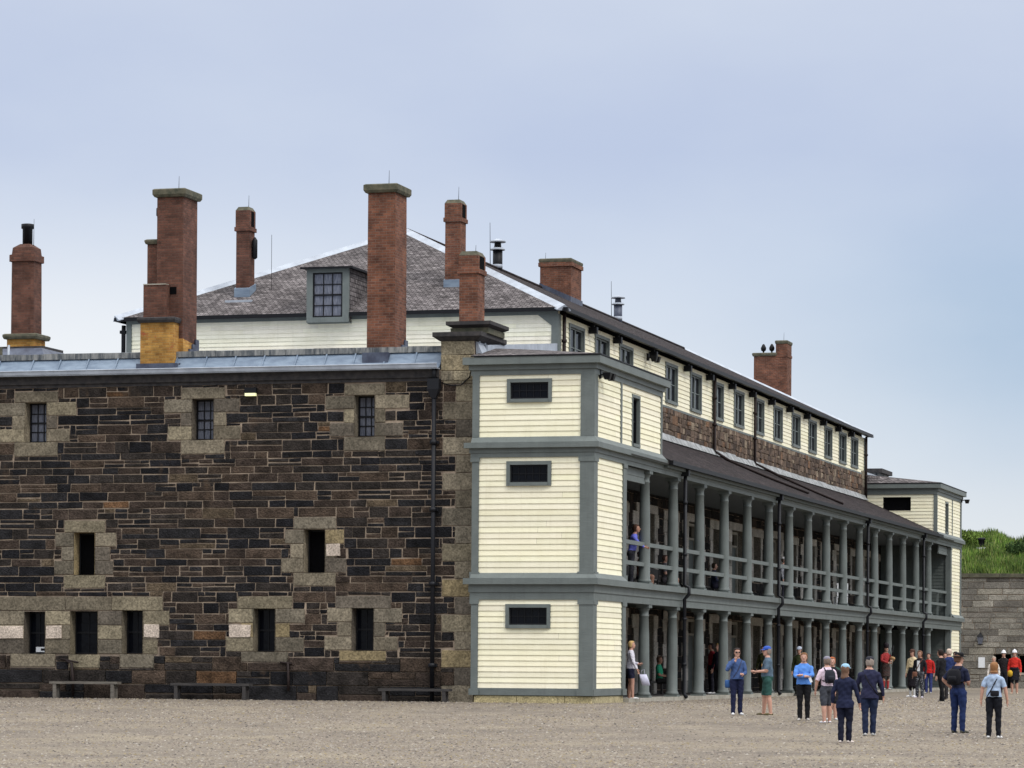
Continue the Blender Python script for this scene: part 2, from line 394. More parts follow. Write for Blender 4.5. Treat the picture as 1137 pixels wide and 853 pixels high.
def window(parent, T, u0, u1, z0, z1, d=-.06, trim=.1, proud=.035, nx=3, ny=2, mat='frame', bar=.022, rail=None, cols=1, curtain=False, label=None, sash=None):
    """a window: frame with sashes and glazing bars, a child pane (and curtain)"""
    f = MB()
    if trim:
        lbox(f, T, u0-trim, u0, d, proud, z0-trim, z1+trim); lbox(f, T, u1, u1+trim, d, proud, z0-trim, z1+trim)
        lbox(f, T, u0, u1, d, proud, z1, z1+trim); lbox(f, T, u0, u1, d, proud+.03, z0-trim, z0)
    t_ = f
    if sash: f = MB()
    w = (u1-u0)/cols
    for c in range(cols):
        a, b = u0+c*w, u0+(c+1)*w; s = .045
        lbox(f, T, a, a+s, d-.03, d+.035, z0, z1); lbox(f, T, b-s, b, d-.03, d+.035, z0, z1)
        lbox(f, T, a+s, b-s, d-.03, d+.035, z0, z0+s); lbox(f, T, a+s, b-s, d-.03, d+.035, z1-s, z1)
        if rail: lbox(f, T, a+s, b-s, d-.028, d+.03, z0+(z1-z0)*rail-.025, z0+(z1-z0)*rail+.025)
        for i in range(1, nx):
            x = a+s+(b-a-2*s)*i/nx; lbox(f, T, x-bar/2, x+bar/2, d-.018, d+.02, z0+s, z1-s)
        for j in range(1, ny):
            z = z0+s+(z1-z0-2*s)*j/ny
            if rail and abs(z-(z0+(z1-z0)*rail)) < .05: continue
            lbox(f, T, a+s, b-s, d-.016, d+.018, z-bar/2, z+bar/2)
    o = t_.build('window', mat, parent)
    if sash: f.build('sash', sash, o)
    p = MB(); p.hexa([T(u0+.02, d-.005, z0+.02), T(u1-.02, d-.005, z0+.02), T(u1-.02, d-.015, z0+.02), T(u0+.02, d-.015, z0+.02),
                      T(u0+.02, d-.005, z1-.02), T(u1-.02, d-.005, z1-.02), T(u1-.02, d-.015, z1-.02), T(u0+.02, d-.015, z1-.02)])
    p.build('pane', 'curtain' if curtain else 'glass', o)
    if label: o['label'] = label
    return o
# ------------------------------------------------------------------ ground
def gz(y):
    if y > -1: return -.07
    if y < -26: return -.62
    t = (-1-y)/25; return -.07-.55*t
def ground_mat():
    m, N, L, b = new_mat('packed_gravel')
    f = _noise(N, L, .35, 5); g = _noise(N, L, 22, 3); h = _noise(N, L, 3.5, 5)
    c = _ramp(N, L, f, [(.3, (.135, .116, .098)), (.5, (.185, .158, .128)), (.7, (.24, .205, .152))])
    c = _mixn(N, L, 1.0, c, _ramp(N, L, g, [(.3, .62), (.7, 1.35)]), 'MULTIPLY')
    c = _mixn(N, L, 1.0, c, _ramp(N, L, h, [(.3, .82), (.7, 1.18)]), 'MULTIPLY')
    L.new(c, b.inputs['Base Color']); b.inputs['Roughness'].default_value = .95; b.inputs['Specular IOR Level'].default_value = .15
    _bump(N, L, b, g, .03); return m
MT['gravel'] = ground_mat()
def pebble_mat():
    m, N, L, b = new_mat('gravel_stones'); at = N.new('ShaderNodeAttribute'); at.attribute_name = 'tint'
    L.new(at.outputs[0], b.inputs['Base Color']); b.inputs['Roughness'].default_value = .9; b.inputs['Specular IOR Level'].default_value = .2; return m
MT['pebble'] = pebble_mat()
g = MB()
xs = [-900, -300, -100, -50]+list(range(-40, 61, 4))+[90, 200, 900]
ys = [-900, -300, -120]+list(range(-100, -26, 8))+list(range(-26, 5, 3))+[5, 20, 50, 84, 130, 300, 1500]
for x0, x1 in zip(xs, xs[1:]):
    for y0, y1 in zip(ys, ys[1:]):
        g.face([(x0, y0, gz(y0)), (x1, y0, gz(y0)), (x1, y1, gz(y1)), (x0, y1, gz(y1))], 0)
tag(g.build('ground', 'gravel'), kind='structure')
# loose stones lying on the parade ground
def pebbles(n, name):
    rs = np.random.RandomState(3)
    f = 47+rs.rand(n)**.9*66; r = (rs.rand(n)-.5)*f*.345
    x = CS*r-SN*f+22.565; y = SN*r+CS*f-87.155
    pt = np.sin(.35*x+.22*y)+np.sin(.13*x-.5*y+1)+.8*np.sin(.9*x+.31*y*np.sin(.05*x)); x = x+0*pt
    keep = (rs.rand(n) < .62+.16*pt) & ~((y > .25) & (x < .12)) & ~((y > -.15) & (x < .3) & (x > -3.6)) & (y < 82)
    x, y, f = x[keep], y[keep], f[keep]; n = len(x)
    z = np.where(y > -1, -.07, np.where(y < -26, -.62, -.07-.55*(-1-y)/25))
    s = (.008+rs.rand(n)**3*.022)*(.75+f/170)
    base = np.array([(1, 0, 0), (0, 1, 0), (-1, 0, 0), (0, -1, 0), (0, 0, .7), (0, 0, -.3)], dtype=float)
    fc = np.array([(0, 1, 4), (1, 2, 4), (2, 3, 4), (3, 0, 4)])
    a = rs.rand(n)*6.28; ca, sa = np.cos(a), np.sin(a); sx = s*(.8+rs.rand(n)*.7); sy = s*(.8+rs.rand(n)*.7)
    V = np.zeros((n, 5, 3))
    for k in range(5):
        bx, by, bz = base[k]; jx = (rs.rand(n)-.5)*.5*s if k == 4 else 0
        V[:, k, 0] = x+ca*bx*sx-sa*by*sy+jx; V[:, k, 1] = y+sa*bx*sx+ca*by*sy; V[:, k, 2] = z+bz*s
    F = (fc[None]+5*np.arange(n)[:, None, None]).reshape(-1, 3)
    pal = np.array([(.42, .36, .28), (.33, .27, .22), (.50, .43, .35), (.24, .20, .18), (.60, .55, .48), (.44, .35, .20), (.14, .12, .11)])
    ci = rs.choice(7, n, p=[.28, .22, .2, .12, .06, .07, .05]); c = pal[ci]*(.8+.4*rs.rand(n, 1))*.47
    me = bpy.data.meshes.new(name); me.vertices.add(n*5); me.vertices.foreach_set('co', V.astype(np.float32).ravel())
    me.loops.add(len(F)*3); me.loops.foreach_set('vertex_index', F.ravel().astype(np.int32))
    me.polygons.add(len(F)); me.polygons.foreach_set('loop_start', np.arange(0, len(F)*3, 3, dtype=np.int32)); me.polygons.foreach_set('loop_total', np.full(len(F), 3, dtype=np.int32))
    me.update(calc_edges=True)
    at = me.color_attributes.new('tint', 'FLOAT_COLOR', 'POINT'); cc = np.ones((n*5, 4), dtype=np.float32); cc[:, :3] = np.repeat(c, 5, axis=0); at.data.foreach_set('color', cc.ravel())
    me.materials.append(MT['pebble']); o = bpy.data.objects.new(name, me); COL.objects.link(o); return o
tag(pebbles(210000, 'gravel'), 'loose tan and grey gravel strewn over the parade ground', 'gravel', kind='stuff')

# ------------------------------------------------------------------ the barracks
B = empty('barracks_building', (0, 0, 0), 0, 'long dark stone barracks with cream clapboard upper storey, two tier veranda and brick chimneys', 'building')
YW = .4; TW = plY(YW); XW = -3.4; TX = plX(XW)
# openings of the front wall: x0, x1, z0, z1
top = [(-17.32, -16.64, 7.42, 8.58), (-12.08, -11.42, 7.43, 8.60), (-7.13, -6.53, 7.46, 8.63), (-22.4, -21.75, 7.42, 8.58)]
mid = [(-15.74, -15.09, 3.53, 4.76), (-8.63, -7.99, 3.59, 4.82), (-22.0, -21.35, 3.53, 4.76)]
low = [(-17.30, -16.65, 1.21, 2.45), (-15.84, -14.98, 1.22, 2.47), (-14.21, -13.57, 1.24, 2.49), (-10.14, -9.49, 1.32, 2.55), (-7.16, -6.52, 1.37, 2.57), (-22.6, -21.9, 1.2, 2.45)]
ops = top+mid+low
sandpal = wpick([(5, (.175, .15, .11)), (4, (.14, .122, .093)), (3, (.20, .172, .12)), (2, (.105, .09, .072)), (.5, (.22, .175, .10))])
dress = []   # (u0,u1,z0,z1,tint)
def surround(o, r1, r2, r3, rs, lint, sill=.30, lh=.36):
    x0, x1, z0, z1 = o; w = x1-x0; h = (z1-z0)/3
    dress.append((x0-lint*w, x1+lint*w, z1, z1+lh)); dress.append((x0-rs*w, x1+rs*w, z0-sill, z0))
    for k, r in enumerate((r3, r2, r1)):
        dress.append((x0-r*w*rnd.uniform(.9, 1.1), x0, z0+k*h, z0+(k+1)*h)); dress.append((x1, x1+r*w*rnd.uniform(.8, 1.2), z0+k*h, z0+(k+1)*h))
for o in top: surround(o, 1.45, .6, 1.25, .52, .52, sill=.42, lh=.33)
for o in mid: surround(o, 1.0, .65, 1.05, .5, .5, sill=.40)
for o in (low[3], low[4], low[5]): surround(o, 1.2, .65, 1.25, .6, .8)
# the three grouped windows share one field of pale stone
gx = [(-18.6, -17.3), (-16.65, -15.84), (-14.98, -14.21), (-13.57, -12.75)]
for i, (a, b) in enumerate(gx):
    for k in range(3):
        zz = 1.22+k*.42; e = .0 if i in (1, 2) else rnd.choice((0, .35))
        aa = a+e if i == 0 else a; bb = b-e if i == 3 else b
        if b-a > .8 and i == 2: q = (aa+bb)/2; dress += [(aa, q, zz, zz+.42), (q, bb, zz, zz+.42)]
        else: dress.append((aa, bb, zz, zz+.42))
for a, b in ((-18.45, -16.0), (-16.0, -14.55), (-14.55, -12.95)): dress.append((a, b, 2.48, 2.9))
for a, b in ((-17.75, -16.3), (-15.9, -14.9), (-14.3, -13.2)): dress.append((a, b, .82, 1.22))
# corner quoins by the down pipe
z = -.1; k = 0
while z < 9.2:
    h = .5; dress.append((-4.5 if k % 2 == 0 else -4.12, -3.55, z, min(z+h, 9.25))); z += h; k += 1
holes = [(a, b, c, d) for (a, b, c, d) in ops]
wall = MB()
plane_with_holes(wall, TW, -26, -3.55, -.4, 9.32, holes, -.012, 0)
ironpal = wpick([(6, (.017, .0165, .018)), (6, (.028, .0235, .021)), (5, (.042, .031, .025)), (2.6, (.060, .043, .032)), (.7, (.085, .064, .043)), (.35, (.10, .056, .030)), (3, (.011, .011, .013))])
dr = [(a, b, c, d) for (a, b, c, d) in dress]
masonry(wall, TW, -26, -3.55, -.1, 9.0, dr+holes, (.17, .34), (.38, 1.15), ironpal, d=.014, snecked=.34, m=1, base=(.78, .42), gap=.0135, jit=.013)
for (a, b, c, d) in dress:
    block(wall, TW, a, b, c, d, .022, sandpal(), 2, gap=.010, ch=.012, jit=.010)
# patched pale squares beside the openings
for (a, b, c, d) in ((-18.2, -17.32, 1.65, 2.05), (-16.62, -16.1, 1.65, 2.05), (-13.53, -13.05, 1.7, 2.1), (-10.9, -10.22, 1.72, 2.1), (-7.96, -7.52, 4.05, 4.42)):
    block(wall, TW, a, b, c, d, .05, (.52, .44, .37), 2, gap=.012, ch=.01)
# deep reveals of the openings
for (a, b, c, d) in ops:
    t = sandpal()
    wall.face([TW(a, .03, c), TW(a, -.6, c), TW(a, -.6, d), TW(a, .03, d)], 2, tint=t); wall.face([TW(b, -.6, c), TW(b, .03, c), TW(b, .03, d), TW(b, -.6, d)], 2, tint=t)
    wall.face([TW(a, .03, c), TW(b, .03, c), TW(b, -.6, c), TW(a, -.6, c)], 2, tint=t); wall.face([TW(a, -.6, d), TW(b, -.6, d), TW(b, .03, d), TW(a, .03, d)], 2, tint=t)
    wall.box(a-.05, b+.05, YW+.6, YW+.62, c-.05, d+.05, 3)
# dark corbel course under the gutter
wall.box(-26, -4.62, YW-.03, YW, 9.0, 9.1, 4); wall.box(-26, -4.62, YW-.09, YW, 9.1, 9.32, 4)
# other sides of the stone block
wall.box(-26.02, -26, YW, 72.1, -.4, 9.3, 4)
wall.face([(-3.4, 72.1, -.4), (-26, 72.1, -.4), (-26, 72.1, 9.3), (-3.4, 72.1, 9.3)], 4)
sw = wall.build('stone_wall', ['mortar', 'stone', 'sand', 'dark_in', 'slate'], B)
for (a, b, c, d) in top: window(B, TW, a, b, c, d, d=-.36, trim=0, nx=3, ny=4, rail=.5, mat='black', bar=.03, curtain=True)
for (a, b, c, d) in mid:
    f = MB(); lbox(f, TW, a, a+.05, -.42, -.36, c, d); lbox(f, TW, b-.05, b, -.42, -.36, c, d); lbox(f, TW, a+.05, b-.05, -.42, -.36, d-.05, d)
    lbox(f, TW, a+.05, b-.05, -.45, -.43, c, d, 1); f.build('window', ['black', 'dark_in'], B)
for i, (a, b, c, d) in enumerate(low): window(B, TW, a, b, c, d, d=-.38, trim=0, nx=2, ny=2, rail=.5, mat='black', bar=.02)
s = MB(); lbox(s, TW, -17.08, -16.68, -.36, -.32, 1.27, 1.42, 0); lbox(s, TW, -16.92, -16.77, -.32, -.315, 1.31, 1.38, 1)
o = s.build('notice_card', ['sign', 'black'], None); tag(o, 'white card with a dark patch standing in a ground floor window of the stone wall', 'notice')
# wall lamp under the gutter
lf = MB(); lbox(lf, TW, -10.44, -10.08, .0, .12, 8.74, 8.90, 0); lbox(lf, TW, -10.42, -10.10, .02, .14, 8.66, 8.74, 1)
lf.build('wall_lamp', ['black', 'lamp'], B)
# little iron vent pipes and taps near the foot of the wall
v = MB(); v.tube([TW(-15.95, .02, 1.05), TW(-15.9, .1, 1.0), TW(-15.75, .12, .95), TW(-15.7, .13, .5), TW(-15.7, .13, 0)], .045, 6); v.tube([TW(-16.1, .1, 1.08), TW(-15.55, .1, .97)], .03, 6); v.build('vent_pipe', 'rust', B)
v = MB(); v.tube([TW(-9.1, .02, 1.0), TW(-9.05, .12, .97), TW(-9.03, .13, .5), TW(-9.03, .13, .2)], .04, 6); v.tube([TW(-9.3, .1, 1.02), TW(-8.95, .1, .98)], .03, 6); v.build('vent_pipe', 'rust', B)
# gutter, lead covered slope, coping, deck
gt = MB(); gt.box(-26, -4.6, YW-.28, YW+.02, 9.33, 9.36, 0); gt.hexa([(-26, YW-.30, 9.36), (-4.6, YW-.30, 9.36), (-4.6, YW-.28, 9.36), (-26, YW-.28, 9.36), (-26, YW-.32, 9.47), (-4.6, YW-.32, 9.47), (-4.6, YW-.30, 9.47), (-26, YW-.30, 9.47)], 0)
gt.tube([(-26, YW-.31, 9.47), (-4.6, YW-.31, 9.47)], .022, 6, 0); gt.build('gutter', 'lead_pale', B)
ld = MB(); ld.hexa([(-26, YW-.2, 9.36), (-4.62, YW-.2, 9.36), (-4.62, YW+.9, 9.3), (-26, YW+.9, 9.3), (-26, YW+.02, 9.42), (-4.62, YW+.02, 9.42), (-4.62, YW+.42, 9.86), (-26, YW+.42, 9.86)])
for i in range(24):
    x = -25.6+i*.92+rnd.uniform(-.1, .1)
    if x < -4.7: ld.hexa([(x, YW-.0, 9.41), (x+.04, YW-.0, 9.41), (x+.04, YW+.05, 9.4), (x, YW+.05, 9.4), (x, YW+.38, 9.885), (x+.04, YW+.38, 9.885), (x+.04, YW+.45, 9.88), (x, YW+.45, 9.88)])
ld.build('lead_apron', 'lead', B)
cp = MB(); x = -26
while x < -4.7:
    l = rnd.uniform(.5, 1.1); cp.box(x, min(x+l-.01, -4.65), YW+.36, YW+.8, 9.862, 10.03+rnd.uniform(-.008, .008), 0); x += l
cp.build('parapet_coping', 'coping_dirty', B)
dk = MB(); dk.hexa([(-26, YW+.7, 9.3), (-3.4, YW+.7, 9.3), (-3.4, 8.6, 9.3), (-26, 8.6, 9.3), (-26, YW+.7, 10.06), (-3.4, YW+.7, 10.06), (-3.4, 8.66, 10.84), (-26, 8.66, 10.84)])
dk.box(-26, -17.55, 8.66, 72, 9.3, 10.1); dk.box(-17.55, -3.41, 64.3, 72.1, 9.3, 10.2)
dk.build('roof_deck', 'lead_pale', B)
# downpipe
dp = MB(); px = -4.72; dp.box(px-.17, px+.17, YW-.28, YW-.04, 8.75, 9.05, 0); dp.frustum(px, YW-.16, 8.5, 8.75, .07, .07, .17, .12, 0)
dp.lathe(px, YW-.16, [(.065, -.1), (.065, 8.55)], 10)
for z in (.9, 3.2, 5.3, 7.2): dp.lathe(px, YW-.16, [(.095, z), (.095, z+.12)], 10); dp.box(px-.13, px+.13, YW-.12, YW+.02, z+.02, z+.1)
dp.lathe(px, YW-.16, [(.06, 9.0), (.06, 9.4)], 10)
dp.build('downpipe', 'iron', B)

# the pier above the corner
pr = MB(); ZP = [(9.28, 9.72), (9.72, 10.12)]
pr.box(-4.55, -3.6, YW+.04, 2.6, 9.2, 10.12, 1)
for a, b in ZP:
    if a < 9.5: block(pr, TW, -4.57, -3.58, a, b, .03, (.24, .20, .13), 0, gap=.006)
    else: block(pr, TW, -4.57, -3.58, a, b, .03, (.21, .18, .125), 0, gap=.006)
for a, b in ((-4.57, -4.2), (-4.2, -3.58)): block(pr, TW, a, b, 9.0, 9.28, .04, sandpal(), 0)
pr.build('corner_pier', ['sand', 'mortar'], B)
pc = MB(); pc.frustum(-4.05, 1.5, 10.12, 10.24, .55, 1.15, .72, 1.3, 0); pc.box(-4.77, -3.33, .2, 2.8, 10.24, 10.36, 0)
pc.box(-4.40, -3.28, .75, 2.4, 10.36, 10.52, 1); pc.frustum(-3.84, 1.55, 10.52, 10.60, .5, .8, .66, .95, 0); pc.box(-4.5, -3.18, .6, 2.5, 10.60, 10.70, 0)
pc.build('pier_coping', ['slate', 'coping'], B)

# ------------------------------------------------------------------ chimneys
def rod(parent, x, y, z, h=.6):
    r = MB(); r.tube([(x, y, z-.05), (x+.01, y, z+h*.75)], [.010, .005], 6); r.build('lightning_rod', 'black', parent)
def shaft(x0, x1, y0, y1, z0, z1, mat='brick', batter=0):
    m = MB(); m.hexa([(x0-batter, y0-batter, z0), (x1+batter, y0-batter, z0), (x1+batter, y1+batter, z0), (x0-batter, y1+batter, z0), (x0, y0, z1), (x1, y0, z1), (x1, y1, z1), (x0, y1, z1)]); return m
def slab(parent, x0, x1, y0, y1, z0, z1, o=.1, mat='coping', name='chimney_cap'):
    m = MB(); m.hexa([(x0-o*.6, y0-o*.6, z0), (x1+o*.6, y0-o*.6, z0), (x1+o*.6, y1+o*.6, z0), (x0-o*.6, y1+o*.6, z0), (x0-o, y0-o, z0+.07), (x1+o, y0-o, z0+.07), (x1+o, y1+o, z0+.07), (x0-o, y1+o, z0+.07)])
    m.hexa([(x0-o, y0-o, z0+.07), (x1+o, y0-o, z0+.07), (x1+o, y1+o, z0+.07), (x0-o, y1+o, z0+.07), (x0-o, y0-o, z1-.03), (x1+o, y0-o, z1-.03), (x1+o, y1+o, z1-.03), (x0-o, y1+o, z1-.03)], skip=('b',))
    m.hexa([(x0-o, y0-o, z1-.03), (x1+o, y0-o, z1-.03), (x1+o, y1+o, z1-.03), (x0-o, y1+o, z1-.03), (x0-o+.05, y0-o+.05, z1), (x1+o-.05, y0-o+.05, z1), (x1+o-.05, y1+o-.05, z1), (x0-o+.05, y1+o-.05, z1)], skip=('b',))
    return m.build(name, mat, parent)
def stepped_flashing(mb, x, y0, y1, z, n, rise, m=0):
    w = (y1-y0)/n
    for i in range(n): mb.box(x-.02, x+.025, y0+i*w, y0+(i+1)*w+.001, z, z+.12+rise*(i+1), m)
# C1: rounded stack with a black pot, furthest along the wall
c = MB(); x0, x1, y0, y1 = -18.68, -18.02, 2.4, 2.95; cx, cy = (x0+x1)/2, (y0+y1)/2
def octo(mb, cx, cy, z0, z1, r0, r1, m=0, ch=.3):
    P0, P1 = [], []
    for s1, s2 in ((1, -ch), (1, ch), (ch, 1), (-ch, 1), (-1, ch), (-1, -ch), (-ch, -1), (ch, -1)):
        P0.append((cx+s1*r0[0], cy+s2*r0[1], z0)); P1.append((cx+s1*r1[0], cy+s2*r1[1], z1))
    for k in range(8):
        j = (k+1) % 8; mb.face([P0[k], P0[j], P1[j], P1[k]], m)
    mb.face(P0[::-1], m); mb.face(P1, m)
octo(c, cx, cy, 10.8, 13.0, (.37, .36), (.36, .35), ch=.8); octo(c, cx, cy, 13.0, 13.2, (.42, .41), (.42, .41), ch=.8); octo(c, cx, cy, 13.2, 13.42, (.365, .355), (.34, .33), ch=.8); octo(c, cx, cy, 13.42, 13.54, (.34, .33), (.17, .17), ch=.8)
C1 = c.build('chimney', 'brick_dark', B)
p = MB(); p.lathe(cx+.02, cy, [(.15, 13.5), (.15, 14.0), (.19, 14.02), (.19, 14.15), (.14, 14.16)], 14); p.build('chimney_pot', 'black', C1)
slab(C1, -18.82, -17.86, 2.25, 3.1, 10.66, 10.82, .08)
y_ = MB(); y_.box(-18.80, -17.90, 2.28, 3.05, 10.3, 10.66); y_.build('chimney_base', 'brick_yellow', C1)
rod(C1, cx+.22, cy, 13.4, 1.2)
lb = MB(); lb.hexa([(-21.5, 1.1, 9.6), (-16.9, 1.1, 9.6), (-16.6, 4.2, 9.6), (-21.5, 4.2, 9.6), (-21.5, 1.9, 10.34), (-17.5, 1.9, 10.34), (-17.4, 3.7, 10.30), (-21.5, 3.7, 10.30)], 0)
lb.box(-20.5, -17.55, 2.1, 3.6, 10.30, 10.42, 1); lb.box(-17.5, -16.75, 1.6, 1.75, 10.0, 10.05, 1); lb.tube([(-18.17, 1.0, 9.5), (-18.17, 1.05, 10.35)], .035, 6, 2)
lb.box(-22, -18.4, 1.0, 1.12, 9.9, 10.3, 3); lb.tube([(-17.15, 1.15, 9.55), (-17.05, 1.1, 9.75), (-16.85, 1.1, 9.75), (-16.8, 1.15, 9.55)], .05, 8, 2)
lb.build('lead_covered_stack_base', ['lead_dark', 'slate', 'lead_pale', 'coping'], B)
# C2: the tall double stack on the yellow base
c = shaft(-13.44, -12.62, .95, 2.05, 9.9, 14.56)
C2 = c.build('chimney', 'brick_dark', B); slab(C2, -13.44, -12.62, .95, 2.05, 14.56, 14.80, .11)
l = shaft(-13.80, -13.44, 1.1, 2.0, 10.9, 13.22); l.box(-13.76, -13.04, .72, .95, 10.9, 11.98, 0); LO = l.build('side_flue', 'brick_dark', C2)
slab(C2, -13.80, -13.45, 1.1, 2.0, 13.22, 13.36, .07); m_ = MB(); m_.box(-13.76, -13.06, .70, .95, 11.98, 12.01); m_.box(-13.02, -12.82, .935, .949, 11.72, 11.93, 1); m_.build('flue_hatch', ['kerb', 'dark_in'], C2)
y_ = MB(); y_.box(-13.78, -12.74, .56, 1.9, 9.6, 10.86); y_.hexa([(-12.74, .95, 9.6), (-12.60, .93, 9.6), (-12.60, 2.07, 9.6), (-12.74, 2.07, 9.6), (-12.74, .93, 10.42), (-12.60, .93, 10.42), (-12.60, 2.07, 10.30), (-12.74, 2.07, 10.30)]); y_.build('chimney_base', 'brick_yellow', C2)
slab(C2, -13.78, -12.74, .56, 1.6, 10.86, 11.02, .08, 'slate')
f = MB(); stepped_flashing(f, -12.58, .6, 2.1, 9.4, 6, .16); f.box(-13.84, -12.6, .40, .56, 9.4, 9.66, 0); f.build('flashing', 'lead_dark', C2)
k = MB(); k.lathe(-13.46, 1.1, [(.02, 14.0), (.07, 14.05), (.07, 14.25), (.02, 14.3)], 8); k.build('iron_fitting', 'black', C2)
rod(C2, -12.95, 1.4, 14.78)
# C4: the tall red stack in the middle
c = shaft(-6.94, -6.12, .9, 1.95, 9.86, 14.46, batter=.01); C4 = c.build('chimney', 'brick', B); slab(C4, -6.94, -6.12, .9, 1.95, 14.46, 14.71, .11)
f = MB(); stepped_flashing(f, -6.09, .7, 2.0, 9.4, 5, .16); f.box(-6.97, -6.2, .55, .88, 9.4, 9.86, 0); f.build('flashing', 'lead_dark', C4)
rod(C4, -6.45, 1.3, 14.7)
def collared(x0, x1, y0, y1, z0, z1, zc, name='chimney', mat='brick', taper=.02, open_=True):
    m = MB(); m.box(x0, x1, y0, y1, z0, zc); m.box(x0-.05, x1+.05, y0-.05, y1+.05, zc, zc+.13); m.box(x0-taper, x1+taper, y0-taper, y1+taper, zc+.13, z1-.12)
    m.hexa([(x0-taper, y0-taper, z1-.12), (x1+taper, y0-taper, z1-.12), (x1+taper, y1+taper, z1-.12), (x0-taper, y1+taper, z1-.12), (x0+.05, y0+.05, z1), (x1-.05, y0+.05, z1), (x1-.05, y1-.05, z1), (x0+.05, y1-.05, z1)], 1)
    if open_: m.box(x1+taper, x1+taper+.006, y0+.12, y1-.12, z1-.62, z1-.14, 2)
    return m.build(name, [mat, 'coping', 'dark_in'], B)
C3 = collared(-14.42, -13.98, 10.0, 10.5, 12.3, 15.56, 14.78, mat='brick_dark'); rod(C3, -14.1, 10.25, 15.5)
f = MB(); f.hexa([(-14.46, 9.95, 12.2), (-13.94, 9.95, 12.2), (-13.94, 10.55, 12.2), (-14.46, 10.55, 12.2), (-14.46, 9.95, 12.95), (-13.94, 9.95, 12.95), (-13.94, 10.55, 13.15), (-14.46, 10.55, 13.15)], 0); f.box(-14.6, -13.7, 9.5, 9.95, 12.45, 12.52, 1); f.build('flashing', ['lead', 'lead_pale'], C3)
k = MB(); k.lathe(-13.88, 10.25, [(.03, 13.9), (.09, 13.95), (.09, 14.5), (.03, 14.6)], 8); k.build('iron_fitting', 'black', C3)
an = MB(); an.tube([(-13.4, 10.5, 12.9), (-13.4, 10.5, 14.7)], .007, 6); an.build('antenna', 'black', B)
C5 = collared(-7.56, -7.06, 10.4, 11.0, 12.3, 15.62, 14.92); rod(C5, -7.22, 10.7, 15.6)
f = MB(); f.hexa([(-7.59, 10.35, 12.3), (-7.03, 10.35, 12.3), (-7.03, 11.05, 12.3), (-7.59, 11.05, 12.3), (-7.59, 10.35, 13.08), (-7.03, 10.35, 13.08), (-7.03, 11.05, 13.35), (-7.59, 11.05, 13.35)]); f.build('flashing', 'lead', C5)
C6 = collared(-4.24, -3.70, 1.05, 1.75, 10.68, 12.74, 12.1); rod(C6, -3.9, 1.5, 12.7, .35)
# C7 on the roof slope
c = MB(); c.box(-10.6, -9.38, 32.6, 34.2, 14.2, 16.25); c.box(-10.66, -9.32, 32.54, 34.26, 16.25, 16.4); C7 = c.build('chimney', 'brick', B); slab(C7, -10.6, -9.38, 32.6, 34.2, 16.4, 16.56, .05); rod(C7, -10.5, 33, 16.5, .45)
f = MB(); f.hexa([(-10.6, 32.5, 14.6), (-9.35, 32.5, 14.3), (-9.35, 34.3, 14.3), (-10.6, 34.3, 14.6), (-10.6, 32.5, 15.62), (-9.35, 32.5, 15.08), (-9.35, 34.3, 15.08), (-10.6, 34.3, 15.62)]); f.build('flashing', 'lead_dark', C7)
# C8 beyond the far end of the roof, two birds on it
c = MB(); c.box(-10.1, -9.0, 70.6, 71.7, 10, 16.35); c.box(-9.0, -8.42, 70.6, 71.7, 10, 16.95); c.box(-9.03, -8.39, 70.57, 71.73, 16.3, 16.42); C8 = c.build('chimney', 'brick', B)
slab(C8, -10.1, -9.02, 70.6, 71.7, 16.35, 16.52, .08); slab(C8, -9.0, -8.42, 70.6, 71.7, 16.95, 17.12, .04); rod(C8, -8.7, 71.1, 17.1, .6)
for x in (-9.72, -9.3):
    k = MB(); k.lathe(x, 71.1, [(.05, 16.5), (.04, 16.62), (.12, 16.68), (.14, 16.8), (.07, 16.95), (.03, 17.0)], 10); k.build('flue_finial', 'black', C8)
# steel flue cowls on the ridge
def cowl(x, y, z, h, m):
    c = MB(); c.lathe(x, y, [(.18, z-.3), (.18, z+h*.62)], 14, 0); c.lathe(x, y, [(.27, z+h*.62), (.27, z+h*.66), (.2, z+h*.7)], 14, 1); c.lathe(x, y, [(.14, z+h*.7), (.12, z+h*.9)], 10, 0); c.lathe(x, y, [(.30, z+h*.88), (.30, z+h*.92), (.05, z+h)], 14, 1)
    c.lathe(x, y, [(.185, z+.02), (.185, z+.16)], 14, 1)
    o = c.build('flue_cowl', m, B); r = MB(); r.tube([(x-.28, y, z), (x-.3, y, z+h+.6)], [.015, .008], 6); r.build('lightning_rod', 'black', o)
cowl(-10.55, 26.6, 15.45, 1.1, ['black', 'lead_pale']); cowl(-10.55, 44.7, 15.45, 1.05, ['lead_dark', 'lead_pale'])

# ------------------------------------------------------------------ clapboard storey with the hipped roof
XL, XR, YA, YB_, ZE = -17.62, -3.4, 8.7, 64.0, 11.95
ce = MB(); dorm = (-11.42, -10.08, 11.65, 12.2)
clap(ce, plY(YA), XL+.18, XR-.2, 10.7, 11.73, .135, [dorm], m=0)
lbox(ce, plY(YA), XL, XR, -.2, -.02, 9.5, 11.9, 1)
ce.build('end_wall', ['cream_shingle', 'cream_shingle'], B)
et = MB(); lbox(et, plY(YA), XL, XL+.18, 0, .045, 10.7, 11.73); lbox(et, plY(YA), XR-.2, XR, 0, .045, 10.6, 11.73); lbox(et, plY(YA), XL, -11.42, 0, .05, 11.73, 11.92); lbox(et, plY(YA), -10.08, XR, 0, .05, 11.73, 11.92)
et.hexa([(XR-.62, YA-.048, 11.72), (XR-.2, YA-.048, 11.40), (XR-.2, YA-.005, 11.40), (XR-.62, YA-.005, 11.72), (XR-.6, YA-.048, 11.73), (XR-.2, YA-.048, 11.729), (XR-.2, YA-.005, 11.729), (XR-.6, YA-.005, 11.73)])
et.build('corner_board', 'trim', B)
